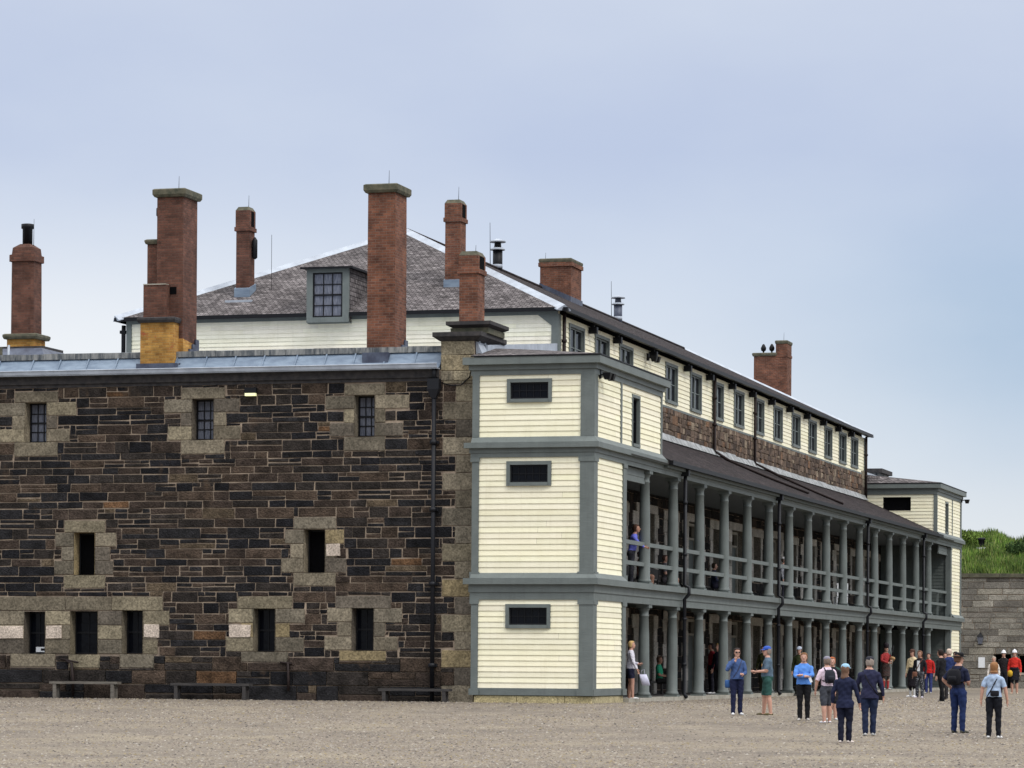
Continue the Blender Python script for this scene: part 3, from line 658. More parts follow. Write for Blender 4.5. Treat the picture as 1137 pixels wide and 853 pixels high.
wy = [9.92, 13.12, 16.34, 22.97, 26.85, 30.65, 34.42, 38.3, 42.1, 45.97, 49.7, 53.45, 57.05, 60.15]
sh = [(y+.02, y+1.88, 10.18, 11.60) for y in wy]
cs = MB(); clap(cs, TX, YA, YB_, 10.08, 11.75, .15, sh, m=0); lbox(cs, TX, YA, YB_, -.25, -.13, 10.0, 11.9, 1); lbox(cs, TX, YB_-.25, YB_, 0, .04, 10.08, 11.75, 2); lbox(cs, TX, YA-.045, YA+.2, 0, .04, 10.0, 11.75, 2)
lbox(cs, TX, YA, YB_, 0, .03, 10.0, 10.075, 2)
cs.box(XL, XL+.1, YA+.2, YB_, 9.5, 11.85, 1); cs.box(XL+.1, XR-.3, YB_-.1, YB_, 9.5, 11.85, 1)
cs.build('side_wall', ['cream', 'dark_in', 'trim'], B)
for y in wy: window(B, TX, y+.12, y+1.78, 10.28, 11.50, d=-.05, trim=.1, proud=.05, nx=1, ny=2, cols=2, mat='trim', bar=.03, rail=None, sash='frame')
# grey mullion between each pair sits in the frame; rubble wall below
rw = MB(); rubpal = wpick([(4, (.10, .072, .055)), (3, (.14, .10, .075)), (3, (.075, .055, .045)), (1.5, (.19, .15, .11)), (1, (.16, .095, .06))])
rw.face([TX(2.5, -.012, 8.6), TX(72, -.012, 8.6), TX(72, -.012, 10.08), TX(2.5, -.012, 10.08)], 0)
masonry(rw, TX, 8.0, 64.05, 8.6, 10.02, [], (.22, .40), (.22, .55), rubpal, d=.035, snecked=.4, m=1, jit=.03)
for z in (8.6, 9.0, 9.4, 9.8): block(rw, TX, 63.3 if z in (8.6, 9.4) else 63.0, 64.05, z, z+.39, .05, sandpal(), 2)
rw.build('rubble_wall', ['mortar', 'rubble', 'sand'], B)
# hipped roof
R0_, R1_ = (-10.55, 15.75, 15.44), (-10.55, 57.0, 15.44)
e = .28; A_, B_, C_, D_ = (XL-e, YA-e, ZE-.02), (XR+e, YA-e, ZE-.02), (XR+e, YB_+e, ZE-.02), (XL-e, YB_+e, ZE-.02)
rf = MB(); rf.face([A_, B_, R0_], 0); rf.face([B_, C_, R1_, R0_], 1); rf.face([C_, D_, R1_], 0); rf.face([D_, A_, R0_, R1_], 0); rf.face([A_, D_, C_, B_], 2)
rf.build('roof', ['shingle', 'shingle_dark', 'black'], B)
def strip(mb, a, b, w, t=.04, m=0):
    a, b = Vector(a), Vector(b); d = (b-a).normalized(); s = d.cross(Vector((0, 0, 1))).normalized(); u = s.cross(d)
    q = []
    for P, dz in ((a, 0), (b, 0)):
        q += [P-s*w-u*.09, P+s*w-u*.09, P+u*t]
    mb.face([q[0], q[2], q[5], q[3]], m); mb.face([q[2], q[1], q[4], q[5]], m)
    mb.face([q[0]-u*.03, q[0], q[3], q[3]-u*.03], m); mb.face([q[1], q[1]-u*.03, q[4]-u*.03, q[4]], m); mb.face([q[0]-u*.03, q[1]-u*.03, q[1], q[2], q[0]], m)
for a, b in ((A_, R0_), (B_, R0_), (C_, R1_), (D_, R1_)): hf = MB(); strip(hf, a, b, .24, .07); hf.build('hip_flashing', 'lead_pale', B)
rd = MB(); rd.tube([R0_, R1_], .08, 6); rd.build('ridge_cap', 'shingle_dark', B)
ev = MB(); ev.box(XL-e, -11.45, YA-e-.03, YA-e+.02, ZE-.14, ZE-.025, 0); ev.box(-10.05, XR+e, YA-e-.03, YA-e+.02, ZE-.14, ZE-.025, 0); ev.box(XR+e-.02, XR+e+.10, YA-e, YB_+e, ZE-.16, ZE-.03, 0); ev.box(XL-e-.04, XL-e, YA-e, YB_+e, ZE-.14, ZE-.03, 0)

ev.build('eave_gutter', 'black', B)
for y in [12.4, 15.6, 20.6, 25.9, 29.6, 33.5, 37.3, 41.1, 44.9, 48.7, 52.5, 56.2, 59.5]:
    k = MB(); k.box(XR+.03, XR+.30, y-.09, y+.09, ZE-.44, ZE-.24); k.box(XR+.08, XR+.2, y-.05, y+.05, ZE-.24, ZE-.16); k.build('eave_bracket', 'black', B)
def spot(x, y, z, dx=1, dy=0, n=2):
    k = MB(); k.box(x-.03*dx if dx else x-.05, x+.05, y-.05, y+.05, z, z+.25)
    for i in range(n):
        o = (i-.5)*.42 if n > 1 else 0
        k.tube([(x+.05*dx, y, z+.1), (x+.22*dx, y+o, z+.12)], .025, 6); k.frustum(x+.28*dx, y+o, z-.05, z+.14, .07, .07, .12, .12)
    k.build('floodlight', 'black', B)
spot(XR+.1, 20.0, 11.35)
# side downpipes that run on over the veranda roof
for (y, zt, path) in ((30.6, 11.8, [(-2.75, 27.6+3.0, 8.62), (-1.3, 31.6, 7.98), (-.2, 33.0, 7.52)]), (38.0, 11.8, [(-2.4, 38.4, 8.5), (-.9, 39.0, 7.82), (-.1, 39.8, 7.46)]), (9.0, 11.8, None), (63.75, 11.8, None)):
    k = MB(); k.tube([(XR+.12, y, zt), (XR+.12, y, 8.9)] if path is None else [(XR+.12, y, zt), (XR+.12, y, 8.98), path[0]], .06, 8)
    for z in (10.9, 9.9): k.lathe(XR+.12, y, [(.085, z), (.085, z+.09)], 8)
    if path: k.tube(path, .055, 8)
    k.build('downpipe', 'rust', B)
# far corner downpipe of the left side
k = MB(); k.tube([(XL-.1, YA, 11.7), (XL-.1, YA-.02, 11.45), (XL-.1, YA-.02, 10.1)], .075, 8); k.box(XL-.20, XL-.02, YA-.1, YA+.08, 11.44, 11.54); k.build('downpipe', 'black', B)
# dormer
dm = MB(); dx0, dx1, dz0, dz1, dy = -11.44, -10.06, 11.62, 13.30, YA-e-.07
for (a, b, c, d) in ((dx0, dx0+.2, dz0, dz1), (dx1-.2, dx1, dz0, dz1), (dx0+.2, dx1-.2, dz0, dz0+.16), (dx0+.2, dx1-.2, dz1-.13, dz1)): dm.box(a, b, dy, dy+.12, c, d, 0)
dm.face([(dx1, dy+.1, dz0+.02), (dx1, 12.2, dz0+1.9), (dx1, 12.2, dz1), (dx1, dy+.1, dz1)], 1); dm.face([(dx0, 12.2, dz0+1.9), (dx0, dy+.1, dz0+.02), (dx0, dy+.1, dz1), (dx0, 12.2, dz1)], 1)
ap = ((dx0+dx1)/2, dy+.75, dz1+.34); q = [(dx0-.16, dy-.16, dz1), (dx1+.16, dy-.16, dz1), (dx1+.16, 12.1, dz1), (dx0-.16, 12.1, dz1)]; bk = (ap[0], 12.9, dz1+.34)
dm.face([q[0], q[1], ap], 1); dm.face([q[1], q[2], bk, ap], 1); dm.face([q[3], q[0], ap, bk], 1); dm.face([q[0], q[3], q[2], q[1]], 2); dm.box(dx0-.16, dx1+.16, dy-.18, dy-.13, dz1-.03, dz1+.035, 2); dm.box(dx0, dx1, dy+.1, YA-.02, dz0-.02, dz0+.02, 0); dm.box(dx1+.13, dx1+.18, dy-.16, 11.6, dz1-.03, dz1+.035, 2)
dm.build('dormer', ['trim', 'shingle', 'black'], B)
window(B, plY(dy), dx0+.2, dx1-.2, dz0+.16, dz1-.13, d=-.06, trim=0, nx=3, ny=4, rail=.5, mat='black', bar=.028, curtain=True)

# ------------------------------------------------------------------ corner towers in cream clapboard
def tower(yo, sgn):
    """yo: outer end, sgn: +1 the tower runs on towards +Y. Own frame: v = distance from the outer end"""
    Yv = lambda v: yo+sgn*v
    def TS(u, d, z): return (d, Yv(u), z)                      # side face X = 0
    def TF(u, d, z): return (u, Yv(0)-sgn*d, z)                # outer end face
    def TI(u, d, z, v=8.1): return (u, Yv(v)+sgn*d, z)
    t = MB(); tr = MB()
    lv = 3.6; wv = 8.1
    wf = [(-2.5, -1.22), ]
    z1a, z1b, z2a, z2b, z3a, z3b = .34, 2.81, 3.56, 6.79, 7.36, 9.09
    w3 = (-2.5, -1.2, 8.33, 8.97); w2 = (-2.5, -1.2, 6.0, 6.67); w1 = (-2.5, -1.2, 2.02, 2.68)
    clap(t, TF, -3.3, -.37, z1a, z1b, .157, [w1]); clap(t, TF, -3.3, -.37, z2a, z2b, .16, [w2]); clap(t, TF, -3.3, -.37, z3a, z3b, .157, [w3])
    clap(t, TS, .37, 3.3, z1a, z1b, .157); clap(t, TS, .37, 3.3, z2a, z2b, .16)
    sw_ = (4.38, 5.34, 7.38, 8.90); clap(t, TS, .37, 3.0, z3a, z3b, .157); clap(t, TS, 3.15, wv-.12, z3a, z3b, .157, [sw_])
    # solid core behind the boards
    def core(v0, v1, x0, x1, za, zb):
        a, b = sorted((Yv(v0), Yv(v1))); t.box(x0, x1, a, b, za, zb, 1)
    core(.14, lv-.02, -3.38, -.14, .1, 6.85); core(.14, wv-.14, -3.38, -.14, 7.02, 9.3)
    # inner faces (towards the veranda): the veranda's shade is put into a dark board colour
    def TIn(u, d, z): return (u, Yv(lv)+sgn*d, z)
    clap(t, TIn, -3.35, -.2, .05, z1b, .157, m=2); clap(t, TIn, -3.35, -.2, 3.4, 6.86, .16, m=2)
    clap(t, TI, -3.35, -.1, z3a, z3b, .157, [w3])
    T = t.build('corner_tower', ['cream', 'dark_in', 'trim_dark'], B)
    L_ = lambda TT, *a: lbox(tr, TT, *a)
    # stone base
    fb = MB()
    u = -3.42
    while u < -.02:
        w = min(rnd.uniform(.7, 1.4), -.0-u); block(fb, TF, u, u+w, -.14, .13, .0, (.40, .34, .19), 1, gap=.006, ch=.01, jit=.004, back=.2); u += w
    u = .0
    while u < lv-.02:
        w = min(rnd.uniform(.7, 1.4), lv-u); block(fb, TS, u, u+w, -.14, .13, .0, (.38, .33, .2), 1, gap=.006, ch=.01, jit=.004, back=.2); u += w
    a, b = sorted((Yv(.05), Yv(lv))); fb.box(-3.4, -.05, a, b, -.3, .13, 0); fb.build('foundation', ['found', 'sand'], T)
    # skirting, pilasters, belts
    L_(TF, -3.3, -.37, 0, .035, .14, .34); L_(TS, .37, 3.3, 0, .035, .14, .34)
    for (za, zb, wide, side_end, inner) in ((.14, 2.81, .37, 3.3, 3.68), (3.41, 6.79, .37, 3.3, 3.68), (7.36, 9.09, .36, None, None)):
        L_(TF, -wide, 0.04, 0, .05, za, zb); L_(TS, 0.0, wide*.95, 0, .04, za, zb); L_(TF, -3.5, -3.3, 0, .05, za, zb)
        if za < 7: # base block and capital
            L_(TF, -wide-.05, .06, .05, .08, za, za+.18); L_(TF, -wide-.04, .055, .05, .075, zb-.13, zb); L_(TS, -.04, wide*.95+.05, .04, .07, za, za+.18); L_(TS, -.04, wide*.95+.04, .04, .065, zb-.13, zb)
            L_(TF, -3.55, -3.26, .05, .08, za, za+.18); L_(TF, -3.54, -3.27, .05, .075, zb-.12, zb)
            L_(TS, side_end, inner, 0-.2, .05, za, zb); L_(TS, side_end-.03, inner+.05, .05, .08, za, za+.18); L_(TS, side_end-.03, inner+.04, .05, .075, zb-.12, zb)
    L_(TS, 3.0, 3.15, 0, .04, 7.36, 9.09); L_(TS, wv-.12, wv+.02, 0, .045, 7.2, 9.09); L_(TI, -.12, .03, 0, .045, 7.2, 9.09)
    def ring(za, zb, o, v1, za2=None):
        """band round the tower: end face and side face, butted at the corner; v1 = how far along the side"""
        lbox(tr, TF, -3.5-o, o, 0, o, za, zb); lbox(tr, TS, 0, v1, 0, o, za, zb)
    ring(2.81, 3.02, .045, lv); ring(3.02, 3.24, .075, lv); ring(6.79, 6.92, .045, wv); ring(6.92, 7.05, .075, wv)
    ring(3.24, 3.41, .20, lv); ring(7.05, 7.2, .20, wv+.1)
    ring(9.09, 9.24, .045, wv+.03); ring(9.24, 9.38, .10, wv+.08); ring(9.38, 9.585, .24, wv+.24)
    lbox(tr, TF, -3.5, -3.3, -1, 0, 9.09, 9.585); lbox(tr, TI, -3.4, .0, 0, .24, 9.38, 9.585); lbox(tr, TI, -3.4, .045, 0, .06, 9.09, 9.38); lbox(tr, TI, -3.4, .0, 0, .2, 7.05, 7.2)
    # sloping weatherings above belts
    def slope(z, zt, v1):
        q = [TF(-3.5, 0, z), TF(-3.5, .19, z), TF(.19, .19, z), TS(v1, .19, z), TS(v1, 0, z), TF(0, 0, z)]
        tr.face([TF(-3.5, .19, z+.002), TF(.19, .19, z+.002), TF(.04, .04, zt), TF(-3.5, .04, zt)], 0); tr.face([TS(-.19, .19, z+.002), TS(v1, .19, z+.002), TS(v1, .04, zt), TS(-.04, .04, zt)], 0)
        lbox(tr, TF, -3.3, -.36, .0, .042, z, zt); lbox(tr, TS, .36, v1, .0, .042, z, zt)
    slope(3.41, 3.56, 3.3); slope(7.2, 7.36, wv)
    tr.build('grey_green_trim', 'trim', T)
    # window surrounds
    for (a, b, c, d) in (w3, w2, w1): window(B, TF, a+.1, b-.1, c+.09, d-.09, d=-.06, trim=.1, proud=.05, nx=5, ny=2, mat='trim', bar=.018, sash='black')
    window(B, TS, 4.46, 5.26, 7.46, 8.80, d=-.10, trim=.09, proud=.035, nx=1, ny=2, mat='trim', rail=None, bar=.03, sash='black')
    # valance boards under the overhang, and low hipped roof
    va = MB()
    for i in range(3): lbox(va, TS, 3.7, 6.5, -.16, -.12+.012*(i % 2), 6.45+i*.113, 6.56+i*.113)
    lbox(va, TS, 3.7, 6.5, -.18, -.10, 6.38, 6.45); va.build('valance', 'trim', T)
    ro = MB(); zz = 9.63; o = .26
    P = [TF(-3.5, o, zz), TF(o, o, zz), TS(wv+o, o, zz), (-3.45, Yv(wv+o), zz)]; K = [(-3.45, Yv(1.9), 10.04), (-3.3, Yv(wv-.2), 10.04)]
    def fc(p, m): ro.face(p if sgn > 0 else p[::-1], m)
    fc([P[0], P[1], (-2.6, Yv(1.9), 10.0), K[0]], 0); fc([P[1], P[2], (-2.6, Yv(wv-1.0), 10.0), (-2.6, Yv(1.9), 10.0)], 0); fc([(-2.6, Yv(1.9), 10.0), (-2.6, Yv(wv-1.0), 10.0), K[1], K[0]], 0); fc([P[2], P[3], K[1], (-2.6, Yv(wv-1.0), 10.0)], 0)
    for q0, q1, w_ in ((P[0], P[1], 0), (P[1], P[2], 0), (P[2], P[3], 0)):
        q0, q1 = Vector(q0), Vector(q1); dn = Vector((0, 0, -.035)); ro.face([q0+dn, q1+dn, q1, q0], 1)
    a, b = sorted((Yv(0), Yv(wv+o))); ro.box(-3.4, o-.03, min(a, Yv(-o)) if sgn > 0 else a, b if sgn > 0 else Yv(-o), 9.587, 9.597, 1)
    ro.build('tower_roof', ['shingle', 'black'], T)
    return T
T1 = tower(0.0, 1); T2 = tower(72.1, -1)
spot(.02, .55, 9.0, 1, 0, 2); spot(.05, 71.9, 9.1, 1, 0, 1)
# lead valley behind the near tower roof and pale flashing round the pier
vf = MB(); vf.hexa([(-3.56, .5, 9.62), (-3.30, .42, 9.62), (-3.12, 2.9, 9.98), (-3.56, 2.9, 9.98), (-3.58, .5, 10.1), (-3.54, .5, 10.1), (-3.5, 2.9, 10.12), (-3.56, 2.9, 10.12)])
for i in range(4): vf.box(-3.53+i*.02, -3.49+i*.02, .6+i*.5, .66+i*.5, 9.6, 10.12)
n = 10
for i in range(n):
    t0, t1 = i/n, (i+1)/n; zf = lambda t: 10.13+.30*t**2.2
    xa, xb = -5.1+1.9*t0, -5.1+1.9*t1
    vf.face([(xa, 7.6, zf(t0)-.22), (xb, 7.6, zf(t1)-.22), (xb, 8.4, zf(t1)+.10), (xa, 8.4, zf(t0)+.16)], 0)
vf.build('pale_flashing', 'lead_pale', B)
# mirrored pier at the far corner and the far tower's tie to the stone block
fp = MB(); fp.box(-4.5, -3.45, 68.6, 71.3, 9.2, 10.4, 0); fp.box(-4.7, -3.3, 68.4, 71.5, 10.4, 10.6, 1); fp.build('corner_pier', ['coping_dirty', 'slate'], B)
# cable drooping from pier to tower
cb = MB(); cb.tube([(-4.5, YW-.05, 8.92), (-4.2, YW-.06, 8.86), (-3.95, YW-.06, 8.87), (-3.7, YW-.06, 9.1), (-3.56, .0, 9.25)], .018, 6); cb.build('cable', 'black', B)

# ------------------------------------------------------------------ veranda
NC = 16; CY0, CP = 6.8, 3.725; XC = -.17
V0, V1 = 3.6, 68.5
bk = MB(); dpal = wpick([(4, (.018, .016, .016)), (3, (.028, .022, .020)), (2, (.045, .034, .027)), (2, (.012, .012, .013))])
doors = [20.4+7.45*k for k in range(-1, 7)]
dh = []
for y in doors: dh += [(y-1.1, y+1.1, .0, 2.72), (y-1.1, y+1.1, 3.42, 6.2)]
wins = [y+3.7 for y in doors]
for y in wins: dh += [(y-.75, y+.75, .9, 2.6), (y-.75, y+.75, 4.3, 6.1)]
plane_with_holes(bk, TX, V0-.6, V1+.5, -.2, 8.6, dh, -.012, 0)
jp = wpick([(3, (.46, .43, .39)), (2, (.38, .36, .32)), (1, (.54, .51, .47))]); jamb = []
for (a, b, c, d) in dh:
    n = 6 if d-c > 2 else 4
    for k in range(n):
        zz, hh = c+k*(d-c)/n, (d-c)/n; w = .95 if k % 2 else .70
        w *= 1 if d-c > 2 else .55
        jamb += [(a-w, a, zz, zz+hh), (b, b+w*.62, zz, zz+hh)]
    if c < 3 and d-c > 2: jamb.append((a-.5, b+.5, d, d+.02))
    else: jamb.append((a-.45, b+.45, d, min(d+.32, 6.5)))
masonry(bk, TX, V0-.5, V1+.4, -.1, 7.0, dh+jamb, (.24, .40), (.4, 1.0), dpal, d=.02, snecked=.2, m=1, gap=.006)
for (a, b, c, d) in jamb: block(bk, TX, a, b, c, d, .045, jp(), 2, gap=.004, ch=.008, jit=.004)
for (a, b, c, d) in dh:
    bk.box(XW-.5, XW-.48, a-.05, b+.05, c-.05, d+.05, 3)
    for (p, q) in ((a, a), (b, b)): bk.face([(XW, p, c), (XW-.5, p, c), (XW-.5, p, d), (XW, p, d)], 2, tint=(.2, .18, .15))
    bk.face([(XW, a, d), (XW, b, d), (XW-.5, b, d), (XW-.5, a, d)], 2, tint=(.2, .18, .15))
bk.build('veranda_back_wall', ['mortar', 'stone', 'sand', 'dark_in'], B)
for y in doors:
    for z0, z1 in ((.02, 2.70), (3.42, 6.18)):
        d = MB(); a, b = y-1.1, y+1.1; D = lambda *q: lbox(d, TX, *q)
        D(a, a+.12, -.34, -.2, z0, z1); D(b-.12, b, -.34, -.2, z0, z1); D(a+.12, b-.12, -.34, -.2, z1-.1, z1); D(a+.12, b-.12, -.33, -.22, z1-.6, z1-.52)
        o = d.build('door', 'kerb', B)
        p = MB(); lbox(p, TX, a+.13, y-.01, -.30, -.26, z0, z1-.61); lbox(p, TX, y+.01, b-.13, -.30, -.26, z0, z1-.61); p.build('door_leaf', 'trim_dark', o)
for y in wins:
    for z0, z1 in ((.9, 2.6), (4.3, 6.1)): window(B, TX, y-.75, y+.75, z0, z1, d=-.3, trim=0, nx=3, ny=4, rail=.5, mat='kerb', bar=.02)
def bands(mb, za, zb, o, y0=V0, y1=V1, x0=None, m=0): mb.box((-.34 if x0 is None else x0), o, y0, y1, za, zb, m)
be = MB()
bands(be, 2.81, 3.02, .045); bands(be, 3.02, 3.24, .075); bands(be, 6.79, 6.92, .045, 8.1, 64.0); bands(be, 6.92, 7.05, .075, 8.1, 64.0)
bands(be, 3.24, 3.41, .20)
Vs, Ve = 8.2, 63.9
be.build('entablature', 'trim', B)
fl = MB(); fl.box(XW+.06, -.34, V0+.05, V1-.05, 3.10, 3.40, 0); fl.box(XW+.06, -.34, V0+.05, V1-.05, 6.86, 6.92, 1); 
for k in range(0, 17): fl.box(XW+.06, -.34, CY0-CP+k*CP-.07, CY0-CP+k*CP+.07, 2.93, 3.1, 0)
fl.build('upper_floor', ['trim_dark', 'paint_ceiling'], B)
kb = MB(); y = V0
while y < V1:
    l = min(rnd.uniform(1.2, 2.2), V1-y); kb.box(-.55, .17, y+.006, y+l-.006, -.2, .04+rnd.uniform(-.008, .008), 0); y += l
kb.box(XW+.05, -.555, V0, V1, -.2, .03, 1); kb.build('veranda_floor', ['kerb', 'wood_dark'], B)
# columns (lower and upper), each a mesh of its own
def column(z0, z1, up_):
    c = MB(); h = z1-z0
    c.box(-.21, .21, -.21, .21, z0, z0+.06)
    c.lathe(0, 0, [(.205, z0+.06), (.215, z0+.10), (.195, z0+.14), (.172, z0+.17), (.17, z0+h*.33), (.158, z0+h*.66), (.138, z1-.36), (.150, z1-.35), (.150, z1-.32), (.136, z1-.31), (.136, z1-.19), (.175, z1-.13), (.185, z1-.10)], 20)
    c.box(-.20, .20, -.20, .20, z1-.10, z1)
    o = c.build('column', 'trim', B)
    return o
protoL = column(.04, 2.81, 0); protoU = column(3.41, 6.79, 1)
for k in range(NC):
    for p in (protoL, protoU):
        o = p if k == 0 else p.copy()
        if k: COL.objects.link(o); o.parent = B
        o.location = (XC, CY0+k*CP, 0)
rl = []
ends = [V0+.05]+[CY0+k*CP for k in range(NC)]+[V1-.05]
for a, b in zip(ends, ends[1:]):
    r = MB(); a += .0 if a < 4 else .155; b -= .0 if b > 68 else .155
    for z in (4.60, 4.00): r.box(XC-.045, XC+.05, a, b, z-.06, z+.06)
    if b-a > 4:
        m_ = (a+b)/2; r.box(XC-.04, XC+.045, m_-.04, m_+.04, 3.42, 4.54)
    r.build('railing', 'trim', B)
# veranda roof
vr = MB(); x1_, z1_, x0_, z0_ = .26, 7.20, XW+.02, 8.86
vr.face([(x1_, Vs, z1_), (x1_, Ve, z1_), (x0_, Ve, z0_), (x0_, Vs, z0_)], 0); vr.face([(x1_, V1, z1_-.12), (x1_, V0, z1_-.12), (x0_, V0, z0_-.12), (x0_, V1, z0_-.12)], 1)
vr.box(.2, x1_, Vs, Ve, z1_-.1, z1_-.01, 1); vr.box(XW, -.3, Vs-.04, Vs, 7.0, 7.2, 1)
vr.build('veranda_roof', ['shingle_dark', 'slate'], B)
vg = MB(); vg.box(x1_-.02, x1_+.11, Vs, Ve, 7.06, 7.19, 0); vg.box(.076, .2, Vs, Ve, 6.98, 7.08, 1); vg.build('gutter', ['black', 'trim_dark'], B)
fs = MB(); y = Vs
while y < Ve:
    l = min(rnd.uniform(1.5, 2.4), Ve-y); h = rnd.uniform(.0, .05); fs.hexa([(x0_+.22, y, z0_-.06), (x0_+.22, y+l-.01, z0_-.06), (x0_-.0, y+l-.01, z0_-.04), (x0_, y, z0_-.04), (x0_+.20, y, z0_-.04), (x0_+.20, y+l-.01, z0_-.04), (x0_+.055, y+l-.01, z0_+.17+h), (x0_+.055, y, z0_+.17+h)]); y += l
fs.build('wall_flashing', 'coping_pale', B)
# veranda downpipes
for y in (10.75, 25.65, 44.25, 59.2):
    k = MB(); x = .16
    k.box(x-.11, x+.13, y-.1, y+.1, 6.86, 7.08); k.tube([(x, y, 6.9), (x, y, 3.5), (x+.14, y, 3.42), (x+.14, y, 3.2), (x, y, 3.05), (x, y, .12), (x+.1, y, -.0)], .058, 8)
    for z in (6.0, 4.4, 2.4, 1.0): k.lathe(x, y, [(.08, z), (.08, z+.08)], 8)
    k.build('downpipe', 'iron', B)

# ------------------------------------------------------------------ benches along the foot of the wall
def bench(x0, x1, z, y, mat, label):
    t = empty('bench', ((x0+x1)/2, y, -.07), 0, label, 'bench', 'benches at the foot of the stone wall'); h = z+.07; l = (x1-x0)/2
    s = MB(); s.box(-l, l, -.16, .16, h-.07, h); s.build('seat', mat, t)
    for sx in (-1, 1):
        g_ = MB(); cx = sx*(l-.16); g_.box(cx-.05, cx+.05, -.15, -.07, 0, h-.07); g_.box(cx-.05, cx+.05, .07, .15, 0, h-.07); g_.box(cx-.04, cx+.04, -.07, .07, h-.17, h-.08); g_.build('leg', mat, t)
bench(-16.27, -14.14, .42, .02, 'wood', 'pale grey plank bench against the stone wall, the one furthest from the cream tower')
bench(-12.49, -10.08, .40, .02, 'wood_dark', 'dark plank bench against the stone wall, the middle one of three')
bench(-6.18, -4.09, .30, -.02, 'wood_dark', 'low dark bench in front of the iron downpipe beside the cream tower')

# ------------------------------------------------------------------ rampart wall with the grass bank
RY = 84.0; TR = plY(RY)
r = MB(); ro_ = [(.1, 1.0, -.1, 1.72), (1.34, 2.6, .75, 1.72), (6, 7.2, -.1, 1.9)]
plane_with_holes(r, TR, -40, 60, -.4, 5.75, ro_, -.01, 0)
gp_ = wpick([(4, (.185, .172, .15)), (4, (.22, .205, .175)), (2, (.15, .138, .12)), (1, (.25, .23, .19))])
masonry(r, TR, -14, 22, -.1, 5.72, ro_, (.26, .40), (.5, 1.5), gp_, d=.03, snecked=.05, m=1, gap=.014)
masonry(r, TR, -40, -14, -.1, 5.72, ro_, (.5, .7), (1.2, 2.5), gp_, d=.03, snecked=0, m=1); masonry(r, TR, 22, 60, -.1, 5.72, ro_, (.5, .7), (1.2, 2.5), gp_, d=.03, snecked=0, m=1)
for (a, b, c, d) in ro_:
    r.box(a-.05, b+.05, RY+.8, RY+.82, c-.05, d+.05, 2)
    for p in (a, b): r.face([TR(p, 0, c), TR(p, -.8, c), TR(p, -.8, d), TR(p, 0, d)], 1, tint=(.15, .14, .12))
    r.face([TR(a, 0, d), TR(b, 0, d), TR(b, -.8, d), TR(a, -.8, d)], 1, tint=(.15, .14, .12)); r.face([TR(a, 0, c), TR(b, 0, c), TR(b, -.8, c), TR(a, -.8, c)], 1, tint=(.15, .14, .12))
RW = r.build('rampart_wall', ['mortar', 'ashlar', 'dark_in'], None); tag(RW, 'tall grey ashlar rampart wall beyond the far end of the veranda, topped with grass', 'wall')
x = -40; cpm = MB()
while x < 60:
    l = rnd.uniform(1.2, 2.4); cpm.box(x, x+l-.02, RY-.14, RY+.5, 5.76, 5.96+rnd.uniform(-.01, .01)); x += l
cpm.build('wall_coping', 'coping', RW)
w = MB(); lbox(w, TR, 1.3, 2.7, .0, .06, .63, .75); lbox(w, TR, 1.34, 1.42, -.3, -.2, .75, 1.72); lbox(w, TR, 1.34, 2.6, -.3, -.2, 1.64, 1.72); lbox(w, TR, 1.95, 2.02, -.3, -.2, .75, 1.64); w.build('window', 'kerb', RW)
wl = MB(); wl.box(-.62, -.56, RY-.16, RY-.03, 2.75, 2.85, 0); wl.frustum(-.59, RY-.22, 2.25, 2.62, .09, .09, .15, .15, 1); wl.frustum(-.59, RY-.22, 2.62, 2.8, .17, .17, .05, .05, 0); wl.box(-.72, -.46, RY-.3, RY-.14, 2.2, 2.25, 0); wl.build('wall_lantern', ['black', 'curtain'], RW)
sg = MB(); sg.box(-.70, -.36, RY-.08, RY-.04, 1.0, 1.55); sg.build('notice_board', 'sign', RW)
# grass bank behind the rampart
def bank_z(x, y):
    t = min(1, max(0, (y-84.4)/8)); h = 5.72+2.35*(t**.75)
    h += .35*math.exp(-((x+1.9)/1.6)**2)*t-.28*math.exp(-((x-.6)/1.5)**2)*t+.12*math.sin(x*.9+1)*t+.08*math.sin(x*2.3+y)*t
    return h-(max(0, y-94)*.1)
gb = MB(); xs = [-40+2*i for i in range(16)]+[-8+.8*i for i in range(26)]+[14+2.5*i for i in range(19)]
ys = [84.4, 85, 86, 87, 88.2, 89.5, 91, 92.5, 94, 98, 110, 130]
for x0, x1 in zip(xs, xs[1:]):
    for y0, y1 in zip(ys, ys[1:]): gb.face([(x0, y0, bank_z(x0, y0)), (x1, y0, bank_z(x1, y0)), (x1, y1, bank_z(x1, y1)), (x0, y1, bank_z(x0, y1))], smooth=True)
def leafmat(name, pal_nscale=.5):
    m, N, L, b = new_mat(name); at = N.new('ShaderNodeAttribute'); at.attribute_name = 'tint'
    k = _ramp(N, L, _noise(N, L, .7, 4), [(.35, .55), (.65, 1.3)])
    L.new(_mixn(N, L, 1.0, at.outputs[0], k, 'MULTIPLY'), b.inputs['Base Color']); b.inputs['Roughness'].default_value = .8; b.inputs['Specular IOR Level'].default_value = .2; return m
MT['leaf'] = leafmat('grass_blades'); MT['turf'] = plain('turf', (.06, .085, .02), .95, c2=(.03, .045, .012), scale=1.2)
tag(gb.build('grass_bank_ground', 'turf'), kind='structure')
